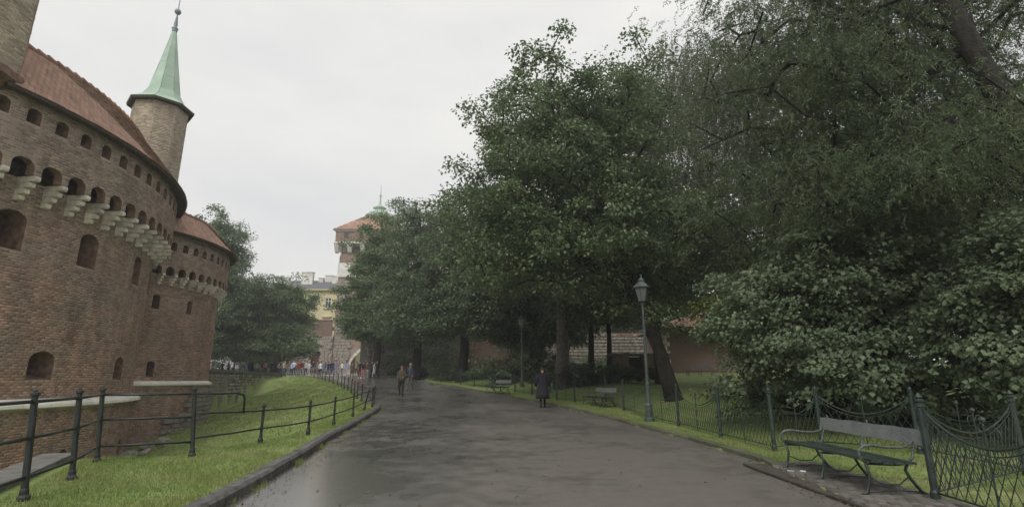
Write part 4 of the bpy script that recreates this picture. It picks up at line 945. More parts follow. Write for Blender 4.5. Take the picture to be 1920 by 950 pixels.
mb = MB(); mb.box((-23.3, 118, 8), (15.6, .5, 13)); mb.build('wall', M_PLASTER, y2)
for x in (-29.9, -27.2, -24.6, -22): m2 = MB(); m2.box((x, 117.72, 5), (1.1, .1, 1.8)); m2.build('window', M_WHITE, y2)

# long city wall behind the trees on the right, low hut and brick building
cw = empty('city_wall', (0, 0, 0), label='long pale stone city wall seen between the tree trunks behind the park', cat='wall')
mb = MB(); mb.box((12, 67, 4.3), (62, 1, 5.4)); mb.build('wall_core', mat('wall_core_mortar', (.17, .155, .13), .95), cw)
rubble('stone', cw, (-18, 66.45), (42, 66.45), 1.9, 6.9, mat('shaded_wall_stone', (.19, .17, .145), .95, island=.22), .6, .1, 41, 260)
mb = MB(); mb.box((12, 66.9, 7.1), (62.2, 1.1, .3)); mb.build('coping', M_TILEDARK, cw)
bb = empty('brick_building', (0, 0, 0), label='low brown brick building with pale corner stones on the far lawn', cat='building')
mb = MB(); mb.box((20.5, 57, 4.0), (10.4, 6, 5.0)); bbw = mb.build('wall', M_REDBRICK, bb)
Cc = []; X = []; Y = []; Z = []
for j in range(26):
    for q in range(19):
        x = 15.45 + q * .54 + .27 * (j % 2)
        if x > 25.4: continue
        Cc.append((x, 53.99, 1.75 + j * .18)); X.append((0, -.03, 0)); Y.append((.255, 0, 0)); Z.append((0, 0, .08))
pieces('brick', bbw, Cc, X, Y, Z, M_REDBRICK, 250)
for k in range(10): mb = MB(); mb.box((15.4 + (.15 if k % 2 else 0), 53.9, 1.9 + k * .45), (.9 if k % 2 else .6, .5, .42)); mb.build('quoin', M_STONE, bb)
mb = MB(); pyr(mb, 20.5, 57, 5.9, 6.5, 8.6, 1.0); mb.build('roof', M_TILEDARK, bb)
bt = empty('brick_bastion', (0, 0, 0), label='blunt brown brick wall tower beyond the hedge between the two far lamps', cat='tower')
mb = MB(); mb.box((-3.0, 63, 4.6), (7.5, 5, 6.4)); btw = mb.build('wall', M_REDBRICK, bt); mb = MB(); mb.box((-3, 63, 7.9), (7.9, 5.4, .3)); mb.build('coping', M_TILE, bt)
Cc = []; X = []; Y = []; Z = []
for j in range(30):
    for q in range(13): Cc.append((-6.45 + q * .56 + .14 * (j % 2), 60.49, 1.9 + j * .19)); X.append((0, -.03, 0)); Y.append((.26, 0, 0)); Z.append((0, 0, .085))
pieces('brick', btw, Cc, X, Y, Z, M_REDBRICK, 200)
ht = empty('brick_shelter', (0, 0, 0), label='small brick shelter with thin flat roof slab and dark opening behind the leaning trunk', cat='shelter')
hx, hy = 9.9, 42.; hz = gz(hx, hy)
mb = MB(); mb.box((hx - 1.35, hy, hz + .75), (1.0, 1.6, 1.9)); mb.build('pier', M_REDBRICK, ht); mb = MB(); mb.box((hx + .75, hy + .1, hz + .75), (.8, 1.4, 1.9)); mb.build('pier', M_REDBRICK, ht)
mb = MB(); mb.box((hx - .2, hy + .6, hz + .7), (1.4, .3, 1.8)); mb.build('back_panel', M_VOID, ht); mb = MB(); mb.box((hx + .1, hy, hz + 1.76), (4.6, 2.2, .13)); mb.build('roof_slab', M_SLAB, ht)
# notice board
nb = empty('notice_board', (-33.8, 73, 2.2), label='white notice board on a post above the people left of the mound', cat='sign')
mb = MB(); mb.box((0, 0, 2.15), (.68, .05, .75)); mb.build('board', M_SIGN, nb); mb = MB(); mb.box((0, .05, .9), (.07, .05, 1.9)); mb.build('post', M_IRON, nb)

# ------------------------------------------------------------------ trees and shrubs
def unit(v): return v / (np.linalg.norm(v, axis=1, keepdims=True) + 1e-9)
def leaf_mesh(name, P, D, N, L, Wd, material, big=False):
    D = unit(D); S = unit(np.cross(D, N)); N = np.cross(S, D); L = L[:, None]; Wd = Wd[:, None]
    if big:
        loc = [(0, 0, 0), (.22, .42, .07), (.55, .40, .06), (.62, .22, .02), (1, 0, -.16), (.62, -.22, .02), (.55, -.40, .06), (.22, -.42, .07), (.45, 0, -.03)]
        fc = np.array([(0, 1, 8), (1, 2, 8), (2, 3, 8), (3, 4, 8), (4, 5, 8), (5, 6, 8), (6, 7, 8), (7, 0, 8)])
    else:
        loc = [(0, 0, 0), (.45, .5, .12), (1, 0, -.1), (.45, -.5, .12)]; fc = np.array([(0, 2, 1), (0, 3, 2)])
    k = len(loc); V = np.stack([P + D * L * a + S * Wd * b + N * L * c for a, b, c in loc], 1)
    Fc = (fc[None] + (np.arange(len(P)) * k)[:, None, None]).reshape(-1, 3)
    return npmesh(name, V.reshape(-1, 3), Fc, material)
def crown_points(rg, ells, n, bias=.5, gap=.0, gs=.6):
    vol = np.array([e[3] * e[4] * e[5] for e in ells]) ** .8; vol /= vol.sum(); pts = []
    while len(pts) < n:
        e = ells[rg.choice(len(ells), p=vol)]; v = rg.normal(size=3); v /= np.linalg.norm(v); r = rg.random() ** bias
        r *= 1 + .16 * math.sin(v[0] * 5 + e[0]) * math.sin(v[1] * 5 + e[1] * 2) + .10 * math.sin(v[2] * 9 + e[2])
        p = np.array(e[:3]) + v * r * np.array(e[3:6])
        if gap > 0 and (math.sin(p[0] * gs * 2.1 + 1) * math.sin(p[1] * gs * 1.7) * math.sin(p[2] * gs * 2.3 + .5)) < -1 + (1 - gap) - .0 and rg.random() < .85: continue
        pts.append(p)
    return np.array(pts)
def tree(name, label, cat, trunk, tr, ells, nclump, cr, nleaf, lsize, lmat, seed, bark=None, group=None, bias=.5, flat=.5, mode='leaf', gap=0., zmin=None, nodes_from=.35, jitter=.5, lw=.66):
    """trunk polyline, limbs grown out to clump centres, leaves scattered round each clump"""
    rg = np.random.default_rng(seed); bark = bark or M_BARK
    root = empty(name, trunk[0], label=label, cat=cat, group=group); off = np.array(trunk[0], float)
    T = np.array(trunk, float); seg = []
    for i in range(len(T) - 1):
        m = max(2, int(np.linalg.norm(T[i + 1] - T[i]) / .8))
        for k in range(m): seg.append(T[i] + (T[i + 1] - T[i]) * k / m)
    seg.append(T[-1]); nodes = [p for p in seg]; par = [i - 1 for i in range(len(seg))]; nt_ = len(seg)
    C = crown_points(rg, ells, nclump, bias, gap)
    if zmin is not None: C = C[C[:, 2] > zmin]
    fork = seg[int(nt_ * nodes_from)]; order = np.argsort(np.linalg.norm(C - fork, axis=1)); elig = [i >= int(nt_ * nodes_from) for i in range(nt_)]
    arr = np.zeros((nt_ + nclump * 6, 3)); arr[:nt_] = nodes; el = np.zeros(len(arr), bool); el[:nt_] = elig; cnt = nt_; tips = []
    rootd = np.zeros(len(arr)); rootd[:nt_] = np.arange(nt_) * .35
    for ci in order:
        c = C[ci]; A = arr[:cnt]; d = np.linalg.norm(A - c, axis=1) + np.maximum(0, A[:, 2] - c[2]) * .9 + rootd[:cnt] * .12; d[~el[:cnt]] = 1e9
        j = int(np.argmin(d)); a = arr[j]; m = int(min(5, max(1, np.linalg.norm(c - a) / .9))); last = j
        for k in range(1, m + 1):
            t = k / m; p = a + (c - a) * t + (rg.normal(size=3) * .10 * np.linalg.norm(c - a) / m if k < m else 0) + np.array((0, 0, .12 * np.linalg.norm(c - a) * math.sin(math.pi * t)))
            arr[cnt] = p; par.append(last); el[cnt] = True; rootd[cnt] = rootd[last] + np.linalg.norm(p - arr[last]); last = cnt; cnt += 1
        tips.append(last)
    w_ = np.zeros(cnt); 
    for t in tips: w_[t] += 1
    for i in range(cnt - 1, 0, -1):
        if par[i] >= 0: w_[par[i]] += w_[i]
    rad = .010 + .0175 * w_ ** .43 * (tr / .45) ** .5
    s_tr = np.linspace(0, 1, nt_); rtr = tr * (1 - .72 * s_tr); rtr[:2] *= [1.35, 1.12][:min(2, nt_)]
    rad[:nt_] = rtr
    # trunk
    mb = MB(); mb.tube([tuple(p - off) for p in seg], list(rtr), 12); to = mb.build('trunk', bark, root, True)
    # limbs as 5-sided frusta
    ii = np.arange(nt_, cnt); a = arr[[par[i] for i in ii]]; b = arr[ii]; ra = np.minimum(rad[ii] * 1.15, rad[[par[i] for i in ii]]); rb = rad[ii]
    d = unit(b - a); x = unit(np.cross(d, np.array([[.31, .22, .92]]))); y = np.cross(d, x); n = 5; th = np.arange(n) * 2 * math.pi / n
    Va = a[:, None] + (x[:, None] * np.cos(th)[None, :, None] + y[:, None] * np.sin(th)[None, :, None]) * ra[:, None, None]
    Vb = b[:, None] + (x[:, None] * np.cos(th)[None, :, None] + y[:, None] * np.sin(th)[None, :, None]) * rb[:, None, None]
    Vv = np.concatenate([Va, Vb], 1).reshape(-1, 3) - off
    f = np.array([(k, (k + 1) % n, n + (k + 1) % n, n + k) for k in range(n)]); Fc = (f[None] + (np.arange(len(ii)) * 2 * n)[:, None, None]).reshape(-1, 4)
    o = link(bpy.data.objects.new('branches', npmesh('branches', Vv, Fc, bark, smooth=True)), root)
    # leaves
    nC = len(C); tot = nC * nleaf; cs_ = cr * rg.uniform(.6, 1.55, nC); which = np.repeat(np.arange(nC), nleaf)
    cen = C[which]; ax = (np.array(ells)[:, :3]).mean(0)
    if mode == 'leaf':
        q = rg.normal(size=(tot, 3)); q = unit(q) * (rg.random((tot, 1)) ** .5); q[:, 2] *= flat; P = cen + q * cs_[which][:, None]
        P[:, 2] -= .25 * (q[:, 0] ** 2 + q[:, 1] ** 2) * cs_[which]
        D = unit(q * np.array((1, 1, .3)) + rg.normal(size=(tot, 3)) * .5) + np.array((0, 0, -.35)); N = np.array((0, 0, 1.)) + rg.normal(size=(tot, 3)) * jitter
        L = lsize * rg.uniform(.6, 1.3, tot); Wd = L * lw
    else:  # hanging strands
        ns = max(4, nleaf // 22); per = nleaf // ns; tot = nC * ns * per; so_ = rg.normal(size=(nC * ns, 3)) * np.array((.75, .75, .22)) ; scn = np.repeat(cs_, ns)[:, None]
        st = np.repeat(C, ns, 0) + so_ * scn; dirh = unit(so_ * np.array((1, 1, 0)) + 1e-3); ln = (rg.uniform(.5, 1.5, nC * ns) * cr)[:, None]
        t = np.tile(np.linspace(0, 1, per), nC * ns)[:, None]; S = np.repeat(st, per, 0); H = np.repeat(dirh, per, 0); LN = np.repeat(ln, per, 0)
        k1 = .85 if mode == 'larch' else .25
        P = S + H * LN * k1 * (t - .35 * t * t) + np.array((0, 0, -1.)) * LN * (t ** 1.6 if mode == 'larch' else t) * (.55 if mode == 'larch' else 1.3) + rg.normal(size=(tot, 3)) * .02
        D = rg.normal(size=(tot, 3)) * .75 + H * .5 + np.array((0, 0, -.55)); N = rg.normal(size=(tot, 3)) + np.array((0, 0, .6)); L = lsize * rg.uniform(.6, 1.3, tot); Wd = L * lw
    o = link(bpy.data.objects.new('crown', leaf_mesh('crown', P - off, D, N, L, Wd, lmat)), root)
    return root

LM_MAPLE = leafmat('maple_leaf', (0.113, 0.164, 0.078), (0.174, 0.230, 0.106))
LM_LIME = leafmat('lime_leaf', (0.125, 0.185, 0.082), (0.192, 0.257, 0.113))
LM_DARK = leafmat('chestnut_leaf', (0.094, 0.135, 0.070), (0.138, 0.187, 0.096))
LM_FAR = leafmat('grey_green_leaf', (0.133, 0.187, 0.101), (0.188, 0.245, 0.133))
LM_BIRCH = leafmat('birch_leaf', (0.176, 0.190, 0.142), (0.233, 0.248, 0.180))
LM_LARCH = leafmat('larch_needle', (0.094, 0.135, 0.067), (0.142, 0.180, 0.086), isl=.18)
LM_BUSH = leafmat('bush_leaf', (.14, .19, .105), (.185, .235, .135), transl=.35, rough=.55, isl=.2)
LM_YELLOW = leafmat('yellow_green_leaf', (.15, .19, .05), (.20, .23, .07))
LM_HEDGE = leafmat('hedge_leaf', (.045, .07, .04), (.07, .10, .05))
def G3(x, y, dz=-.15): return (x, y, gz(x, y) + dz)

# the big leaning maple in the lawn
g0 = G3(7.2, 24)
tree('maple_tree', 'big dark maple with a trunk leaning left behind the fence, right of the nearest lamp', 'tree', [g0, (6.7, 24, 2.7), (6.0, 24, 4.6), (5.2, 24.2, 6.4), (4.2, 24.6, 8.6), (3.4, 25, 11), (2.8, 25.2, 14), (2.4, 25.2, 16)], .31,
     [(1.2, 25, 14.2, 3.6, 5, 4.0), (4.6, 25, 14.8, 3.6, 5, 3.8), (.6, 24.6, 10.0, 4.4, 5, 3.6), (4.4, 25, 9.8, 5.4, 5, 4.2), (1.8, 23.6, 7.4, 6.0, 5, 2.3), (8.0, 25, 6.8, 3.4, 4.5, 3.4)], 760, .85, 170, .17, LM_MAPLE, 11, gap=.35, zmin=3.1, nodes_from=.38)
g0 = G3(9.2, 33)
tree('maple_tree', 'second slimmer maple with upright limbs behind the leaning one', 'tree', [g0, (9.0, 33, 5), (8.2, 33, 9), (7.4, 33, 14), (7, 33, 19)], .34,
     [(7.2, 33, 17.5, 3.8, 4, 4.2), (8.8, 33, 12, 5, 5, 4.5), (10.5, 33, 8.5, 4.5, 5, 3)], 380, .9, 150, .2, LM_MAPLE, 12, gap=.3)
g0 = G3(13.2, 30)
tree('birch_tree', 'pale weeping birch with thin hanging strands between the maple and the larch', 'tree', [g0, (13, 30, 4), (12.2, 30, 8), (11.6, 30, 13), (11.2, 30, 18), (11, 30, 20.5)], .3,
     [(11.2, 30, 19.6, 4.2, 3.5, 3.6), (13.8, 30, 15, 4.4, 3.5, 4), (8.6, 30, 17, 3.0, 3, 3.8), (14.8, 30, 19.5, 3.6, 3, 3.2), (11, 30, 11.5, 4, 3, 3)], 520, .95, 260, .12, LM_BIRCH, 13, bark=M_BARKPALE, mode='strand', gap=.35, lw=.6)
# limes along the path, middle distance
for i, (x, y, h, rr, lab, m_) in enumerate((
    (-15.9, 62, 21.3, 4.9, 'tall rounded lime tree half hiding the green dome of the gate tower', LM_LIME),
    (-9.6, 53, 19.5, 4.6, 'grey-green lime tree to the right of the gate passage', LM_FAR),
    (-4.4, 47, 16.8, 4.4, 'dark tree behind the farthest lamp and its low hedge', LM_DARK),
    (2.0, 45, 15.0, 4.8, 'dark spreading chestnut behind the walking man', LM_DARK))):
    g0 = G3(x, y); zb = g0[2]
    tree('lime_tree' if i < 2 else 'chestnut_tree', lab, 'tree', [g0, (x + .2, y, zb + 3), (x, y, zb + h * .5), (x - .2, y, zb + h * .9)], .45 if i < 3 else .62,
         ([(-18.2, 62, 9.0, 2.6, 3, 4.2), (-14.2, 62, 17.0, 2.6, 3, 4.2), (-16.6, 62, 13.4, 2.8, 3, 3)] if i == 0 else []) + [(x, y, zb + h * .70, rr * .85, rr, h * .27), (x - .6, y, zb + h * .40, rr * 1.05, rr, h * .22), (x + 1, y - 1, zb + h * .30, rr * .95, rr, h * .15)], 400, 1.05, 160, .24, m_, 20 + i, zmin=zb + (4.6, 2.4, 4.6, 2.4)[i], gap=.15, bark=M_BARK if i < 3 else M_BARKPALE)
g0 = G3(3.2, 34)
tree('chestnut_tree', 'broad grey-barked tree rising behind the low hedge just right of the walking man', 'tree', [g0, (3.25, 34, 3.5), (3.2, 34, 7), (2.6, 34, 10)], .52,
     [(.8, 36, 10.5, 4.5, 4, 3.2), (5.2, 34, 7.5, 3.8, 4, 2.6), (-1.5, 43, 8, 3.2, 3, 3.6), (1.2, 43, 6, 3, 2, 3)], 340, .95, 140, .22, LM_DARK, 31, bark=M_BARKPALE, zmin=3.6, gap=.2)
for i, (x, y, h) in enumerate(((5.6, 38, 12), (8.0, 44, 12.5), (12.5, 46, 14))):
    g0 = G3(x, y); zb = g0[2]
    tree('slim_tree', ['thin dark trunk left of the small brick shelter', 'straight dark trunk directly beside the brick shelter', 'tree in front of the brick building on the far lawn'][i], 'tree', [g0, (x + .1, y, zb + 3), (x, y, zb + h * .8)], .24,
         [(x, y, zb + h * .72, 3.6, 3, h * .24), (x + .8, y, zb + h * .48, 3.8, 3, h * .12)], 220, .95, 130, .24, LM_DARK, 40 + i, zmin=zb + 2.7)
# trees left, beyond the bastion
for i, (x, y, h, rr, lab, m_) in enumerate((
    (-38.6, 66, 22.5, 5.8, 'tall dark tree rising straight behind the smaller bastion roof', LM_FAR),
    (-32.6, 74, 14.2, 5.4, 'wide round tree overhanging the crowd left of the yellow house', LM_LIME),
    (-35.5, 72, 13.0, 5.6, 'lower dark tree behind the white notice board', LM_FAR))):
    g0 = G3(x, y); zb = g0[2]
    tree('park_tree', lab, 'tree', [g0, (x + .2, y, zb + 3), (x, y, zb + h * .5), (x - .2, y, zb + h * .85)], .42,
         ([(-36.2, 66, 13.5, 3.6, 3.5, 4.8), (-38.4, 66, 18.5, 3.4, 3.5, 4.2)] if i == 0 else []) + [(x, y, zb + h * .70, rr * .8, rr, h * .27), (x, y, zb + h * .40, rr * 1.1, rr, h * .22), (x + .4, y - 1, zb + h * .26, rr * .95, rr, h * .15)], 400, 1.15, 170, .25, m_, 50 + i, zmin=zb + 1.6, gap=.15)
for i, (x, y, h) in enumerate(((6, 76, 13), (17, 78, 14), (28, 76, 14))):
    g0 = G3(x, y); zb = g0[2]
    tree('far_tree', ['dim tree beyond the city wall behind the thin trunks', 'dim tree beyond the city wall right of the leaning trunk', 'dim tree beyond the brick building on the lawn'][i], 'tree', [g0, (x, y, zb + 4), (x, y, zb + h * .8)], .4,
         [(x, y, zb + h * .5, 6.2, 3, h * .3), (x - 3, y, zb + h * .4, 4, 3, h * .26), (x + 3.5, y, zb + h * .42, 4, 3, h * .28)], 180, 1.3, 110, .38, LM_DARK, 90 + i)
# larch with arching trunk on the right
g0 = G3(12.2, 11.2)
tree('larch_tree', 'huge dark larch with an arching trunk and feathery drooping sprays filling the upper right corner', 'tree', [g0, (12.6, 11.2, 3), (12.5, 11.2, 5.0), (12.1, 11.2, 6.6), (11.4, 11.2, 8.6), (10.6, 11.3, 12), (10, 11.4, 18)], .36,
     [(9.6, 12, 6.6, 3.6, 3.2, 1.7), (8.4, 13.2, 9.6, 3.0, 2.8, 2.6), (10.5, 14.6, 13, 4.4, 2.6, 3.6), (13.2, 14.8, 9, 3.4, 2.4, 4), (14, 13.4, 13.5, 3, 2.2, 4)], 500, .75, 560, .115, LM_LARCH, 61, mode='larch', lw=.16, nodes_from=.3, gap=.3)
g0 = G3(14.5, 20)
tree('larch_tree', 'darker larch standing behind the arching one', 'tree', [g0, (14.5, 20, 6), (14.3, 20, 12), (14, 20, 19)], .36,
     [(12.6, 20, 7.4, 5, 4, 2.6), (14.6, 20, 12, 4.5, 4, 4), (16.5, 21, 10, 5, 4, 5)], 230, 1.0, 300, .2, LM_LARCH, 62, mode='larch', lw=.25, nodes_from=.2, gap=.45)
g0 = G3(20, 30)
tree('chestnut_tree', 'dark mass of chestnut leaves closing the gap behind the larches', 'tree', [g0, (20, 30, 6), (20, 30, 14)], .4,
     [(20, 30, 9, 6, 4, 6), (27, 30, 11, 7, 4, 8), (16.5, 31, 6.5, 5, 4, 3.5)], 420, 1.2, 130, .3, LM_DARK, 63)

def bush(name, label, stems, ells, nclump, cr, nleaf, lsize, lmat, seed, cat='shrub', big=True, nbig=0, group=None, bias=.28, flat=.5):
    rg = np.random.default_rng(seed); bx, by = stems[0]; base = np.array(G3(bx, by, 0)); root = empty(name, tuple(base), label=label, cat=cat, group=group)
    C = crown_points(rg, ells, nclump, bias); gzz = ground(C[:, 0], C[:, 1], False); C = C[C[:, 2] > gzz + .12]; nC = len(C)
    mb = MB()
    for k in range(0, nC, max(1, nC // 70)):
        s = stems[rg.integers(len(stems))]; a = np.array(G3(s[0] + rg.uniform(-.15, .15), s[1] + rg.uniform(-.15, .15), -.05)); c = C[k]; m = (a + c) / 2 + np.array((0, 0, .25 * (c[2] - a[2])))
        mb.tube([tuple(a - base), tuple(m - base), tuple(c - base)], [.03, .018, .008], 5, caps=False)
    mb.build('stems', M_BARK, root, True)
    tot = nC * nleaf; which = np.repeat(np.arange(nC), nleaf); q = unit(rg.normal(size=(tot, 3))) * (rg.random((tot, 1)) ** .45); q[:, 2] *= flat
    P = C[which] + q * (cr * rg.uniform(.7, 1.3, nC))[which][:, None]
    cen = np.array([np.array(ells)[:, k].mean() for k in range(3)]); outw = unit((P - cen) * np.array((1, 1, .4)))
    D = outw * .7 + rg.normal(size=(tot, 3)) * .45 + np.array((0, 0, -.45)); N = np.array((0, 0, 1.)) + outw * .55 + rg.normal(size=(tot, 3)) * .5
    L = lsize * rg.uniform(.6, 1.25, tot); Wd = L * (1.0 if big else .6)
    keep = P[:, 2] > ground(P[:, 0], P[:, 1], False) + .02; P, D, N, L, Wd = P[keep], D[keep], N[keep], L[keep], Wd[keep]
    if nbig:
        d = np.linalg.norm(P - np.array((0, 0, 1.5)), axis=1); ordr = np.argsort(d); nn = ordr[:nbig]
        me = leaf_mesh('leaf', np.zeros((1, 3)), np.array([[1., 0, 0]]), np.array([[0, 0, 1.]]), np.ones(1), np.ones(1), lmat, True)
        for i in nn:
            X = D[i] / np.linalg.norm(D[i]); Yv = np.cross(N[i], X); Yv /= np.linalg.norm(Yv); Z = np.cross(X, Yv)
            o = link(bpy.data.objects.new('leaf', me), root); l = L[i]; p = P[i] - base
            o.matrix_local = Matrix(((X[0] * l, Yv[0] * l, Z[0] * l, p[0]), (X[1] * l, Yv[1] * l, Z[1] * l, p[1]), (X[2] * l, Yv[2] * l, Z[2] * l, p[2]), (0, 0, 0, 1)))
        kk = ordr[nbig:]; P, D, N, L, Wd = P[kk], D[kk], N[kk], L[kk], Wd[kk]
    o = link(bpy.data.objects.new('leaves', leaf_mesh('leaves', P - base, D, N, L, Wd, lmat, big)), root); o['kind'] = 'stuff'
    return root
bush('leafy_bush', 'large sprawling bush with broad grey-green leaves behind the fence left of the near bench', [(9.3, 14.0), (8.6, 14.6), (10.2, 14.2)],
     [(9.0, 13.8, 4.3, 2.3, 2.0, 2.0), (7.2, 14.2, 2.9, 1.9, 1.7, 1.8), (10.8, 13.8, 3.9, 2.2, 1.9, 2.0), (9.4, 13.6, 1.9, 2.6, 1.6, 1.2)], 800, .46, 88, .108, LM_BUSH, 71, nbig=150)
bush('leafy_bush', 'nearer broad-leaved bush overhanging the fence at the right edge above the bench', [(10.8, 10.6), (11.2, 10.2)],
     [(11.0, 10.4, 3.5, 1.7, 1.5, 1.7), (10.4, 10.4, 1.9, 1.4, 1.2, 1.1), (12.2, 10.6, 3.0, 1.4, 1.4, 2.0), (9.9, 11.3, 2.4, 1.0, .8, 1.0)], 520, .40, 88, .108, LM_BUSH, 72, nbig=150)
bush('young_tree', 'yellow-green sapling leaves poking above the bush at the right edge', [(13.2, 14)], [(13.0, 14, 4.9, .8, .8, 1.3), (14.2, 14, 5.0, .9, .9, 1.2), (12.0, 14, 4.8, .6, .6, .8)], 90, .4, 45, .14, LM_YELLOW, 73, cat='tree', big=False)
bush('young_tree', 'light yellow-green maple sapling behind the top left of the big bush', [(8.6, 19)], [(8.8, 19, 4.6, 1.3, 1.0, 1.1), (7.6, 19, 3.9, .9, .8, .8)], 70, .45, 45, .15, LM_YELLOW, 74, cat='tree', big=False)
bush('dark_bush', 'shadowy undergrowth under the big bush behind the fence', [(9.5, 16.5)], [(9.5, 16.5, 1.2, 3.4, 1.2, 1.4), (13.5, 13, 1.2, 3, 1.2, 1.6)], 160, .5, 45, .16, LM_DARK, 75, big=False)
bush('low_hedge', 'low leafy hedge at the bend of the path below the farthest lamp', [(-6.2, 50), (-3.5, 48)], [(-6.0, 50, 2.1, 2.0, 1.2, 1.1), (-3.6, 48.5, 2.0, 2.4, 1.2, 1.1), (-1, 46, 1.9, 2, 1.2, 1.0)], 130, .45, 60, .16, LM_LIME, 76, big=False)
bush('low_hedge', 'clipped dark hedge between the coat man and the shelter', [(4.4, 33)], [(4.5, 33.2, 1.9, 1.6, .8, .55), (6.8, 33.6, 1.9, 1.6, .8, .55), (2.3, 34.5, 1.8, 1.4, .8, .6), (8.6, 34.2, 1.9, 1.2, .8, .5)], 130, .35, 70, .13, LM_HEDGE, 77, big=False)
bush('low_hedge', 'loose green shrubs along the foot of the city wall behind the brick shelter', [(8, 58), (13, 58)], [(6.5, 58, 3.0, 3.2, 1.2, 1.6), (11.5, 58, 2.9, 3.0, 1.2, 1.3), (2.5, 58, 3.2, 2.4, 1.2, 1.6)], 120, .6, 55, .22, LM_LIME, 95, big=False)
bush('dark_bush', 'dark rounded shrub behind the bench beside the middle lamp', [(-1, 41)], [(-.6, 41, 2.2, 2.4, 1.6, 1.5), (2.4, 41, 2.4, 2.0, 1.6, 1.3)], 120, .6, 60, .2, LM_DARK, 78, big=False)
bush('dark_bush', 'dark undergrowth below the limes right of the gate passage', [(-11, 62)], [(-10.5, 62, 3.4, 3, 1.5, 2.2), (-7.0, 58, 3.4, 2.2, 1.5, 2.4), (-14, 66, 3.2, 1.6, 1.5, 1.6)], 150, .8, 60, .26, LM_DARK, 79, big=False)
bush('dark_bush', 'dark hedge behind the people left of the rampart doorway', [(-36, 84)], [(-38, 82, 3.6, 5, 1.5, 2.2), (-46, 80, 3.8, 5, 1.5, 2.4)], 150, .9, 60, .28, LM_DARK, 80, big=False)

# ------------------------------------------------------------------ grass blades
def grass_blades(name, n, xy, hmin, hmax, seed, wd=.006):
    rg = np.random.default_rng(seed); X, Y = xy(rg, n); Zg = ground(X, Y, False); k = len(X)
    cl = .5 + .5 * np.sin(X * 3.1 + 1.3 * np.sin(Y * 2.3)) * np.sin(Y * 2.7 + X); h = rg.uniform(hmin, hmax, k) * (.55 + .7 * cl); a = rg.uniform(0, 2 * math.pi, k); ln = rg.uniform(.1, .7, k) * h
    w2 = wd * rg.uniform(.7, 1.6, k); b = np.stack([X, Y, Zg - .005], 1); s = np.stack([np.cos(a), np.sin(a), 0 * a], 1) * (w2 * np.where((np.sin(X * 1.9 + 2 * np.sin(Y * .8)) * np.sin(Y * 1.4 + 1.1 * X) > .55) & (rg.random(k) < .7), .01, 1))[:, None]; la = rg.uniform(0, 2 * math.pi, k)
    tip = b + np.stack([np.cos(la) * ln, np.sin(la) * ln, h], 1); V = np.stack([b - s, b + s, tip], 1).reshape(-1, 3)
    o = link(bpy.data.objects.new(name, npmesh(name, V, np.arange(3 * k).reshape(-1, 3), M_BLADE))); tag(o, kind='stuff'); return o
def left_verge(rg, n):
    Y = 3.5 + 24 * rg.random(n) ** 1.5; xl = interp(Y, XL) - .24; X = xl - rg.random(n) * 4.2; xr_ = np.interp(Y, [p[1] for p in RIM0], [p[0] for p in RIM0]); k = X > xr_ - .5
    k &= ~((Y < 10.6) & (X < np.interp(Y, [3.6, 5.5, 7.9, 10.35], [-4.8, -5.5, -6.65, -7.9]))); return X[k], Y[k]
o = grass_blades('grass', 85000, left_verge, .03, .085, 81); o['label'] = 'tufted grass strip between kerb and moat'
def right_verge(rg, n):
    Y = 4 + 26 * rg.random(n) ** 1.3; X = interp(Y, XR) + .12 + rg.random(n) ** 1.4 * 4; k = ~((Y < 10.0) & (X < 5.5)); return X[k], Y[k]
o = grass_blades('grass', 60000, right_verge, .02, .08, 82); o['label'] = 'short grass on the right verge and lawn'
def bankxy(rg, n):
    X = -26 + 21 * rg.random(n); Y = 20 + 41 * rg.random(n); k = (X < interp(Y, XL) - .3) & (dpoly(X, Y, CAUSE) > 1.3) & (X > -22.2 - (Y - 38) * .1787 + .8) & (np.hypot(X - CB[0], Y - CB[1]) > 8.2); return X[k], Y[k]
o = grass_blades('grass', 70000, bankxy, .05, .13, 83, .016); o['label'] = 'grass on the sloping bank of the moat'
# weeds along the kerb foot
def weeds(rg, n): Y = 5 + 20 * rg.random(n); X = interp(Y, XL) + .02 + np.abs(rg.normal(size=n)) * .05; k = (np.sin(Y * 1.7) * np.sin(Y * 4.1) > .35); return X[k], Y[k]
o = grass_blades('weeds', 5000, weeds, .03, .1, 84); o['label'] = 'small weeds growing at the foot of the kerb'
# fallen leaves and grit
rg = np.random.default_rng(85); n = 2600; Y = 5 + 34 * rg.random(n) ** 1.3; t = rg.random(n); X = np.where(t < .5, interp(Y, XL) + np.abs(rg.normal(size=n)) * .25, interp(Y, XR) - np.abs(rg.normal(size=n)) * .18 + .05)
P = np.stack([X, Y, interp(Y, ZP) + .012], 1); L = rg.uniform(.015, .05, n)
D = rg.normal(size=(n, 3)) * np.array((1, 1, .1)); N = np.array((0, 0, 1.)) + rg.normal(size=(n, 3)) * .2
Xr = rg.uniform(-3.5, 4.4, 260); Yr = 4.5 + 22 * rg.random(260) ** 1.4; P = np.concatenate([P, np.stack([Xr, Yr, interp(Yr, ZP) + .012], 1)]); D = np.concatenate([D, rg.normal(size=(260, 3)) * np.array((1, 1, .1))]); N = np.concatenate([N, np.array((0, 0, 1.)) + rg.normal(size=(260, 3)) * .2]); L = np.concatenate([L, rg.uniform(.02, .06, 260)])
o = link(bpy.data.objects.new('leaf_litter', leaf_mesh('leaf_litter', P, D, N, L, L * .7, mat('leaf_litter', (.14, .11, .06), .9, island=.5)))); tag(o, 'small fallen leaves and grit along both road edges', kind='stuff')

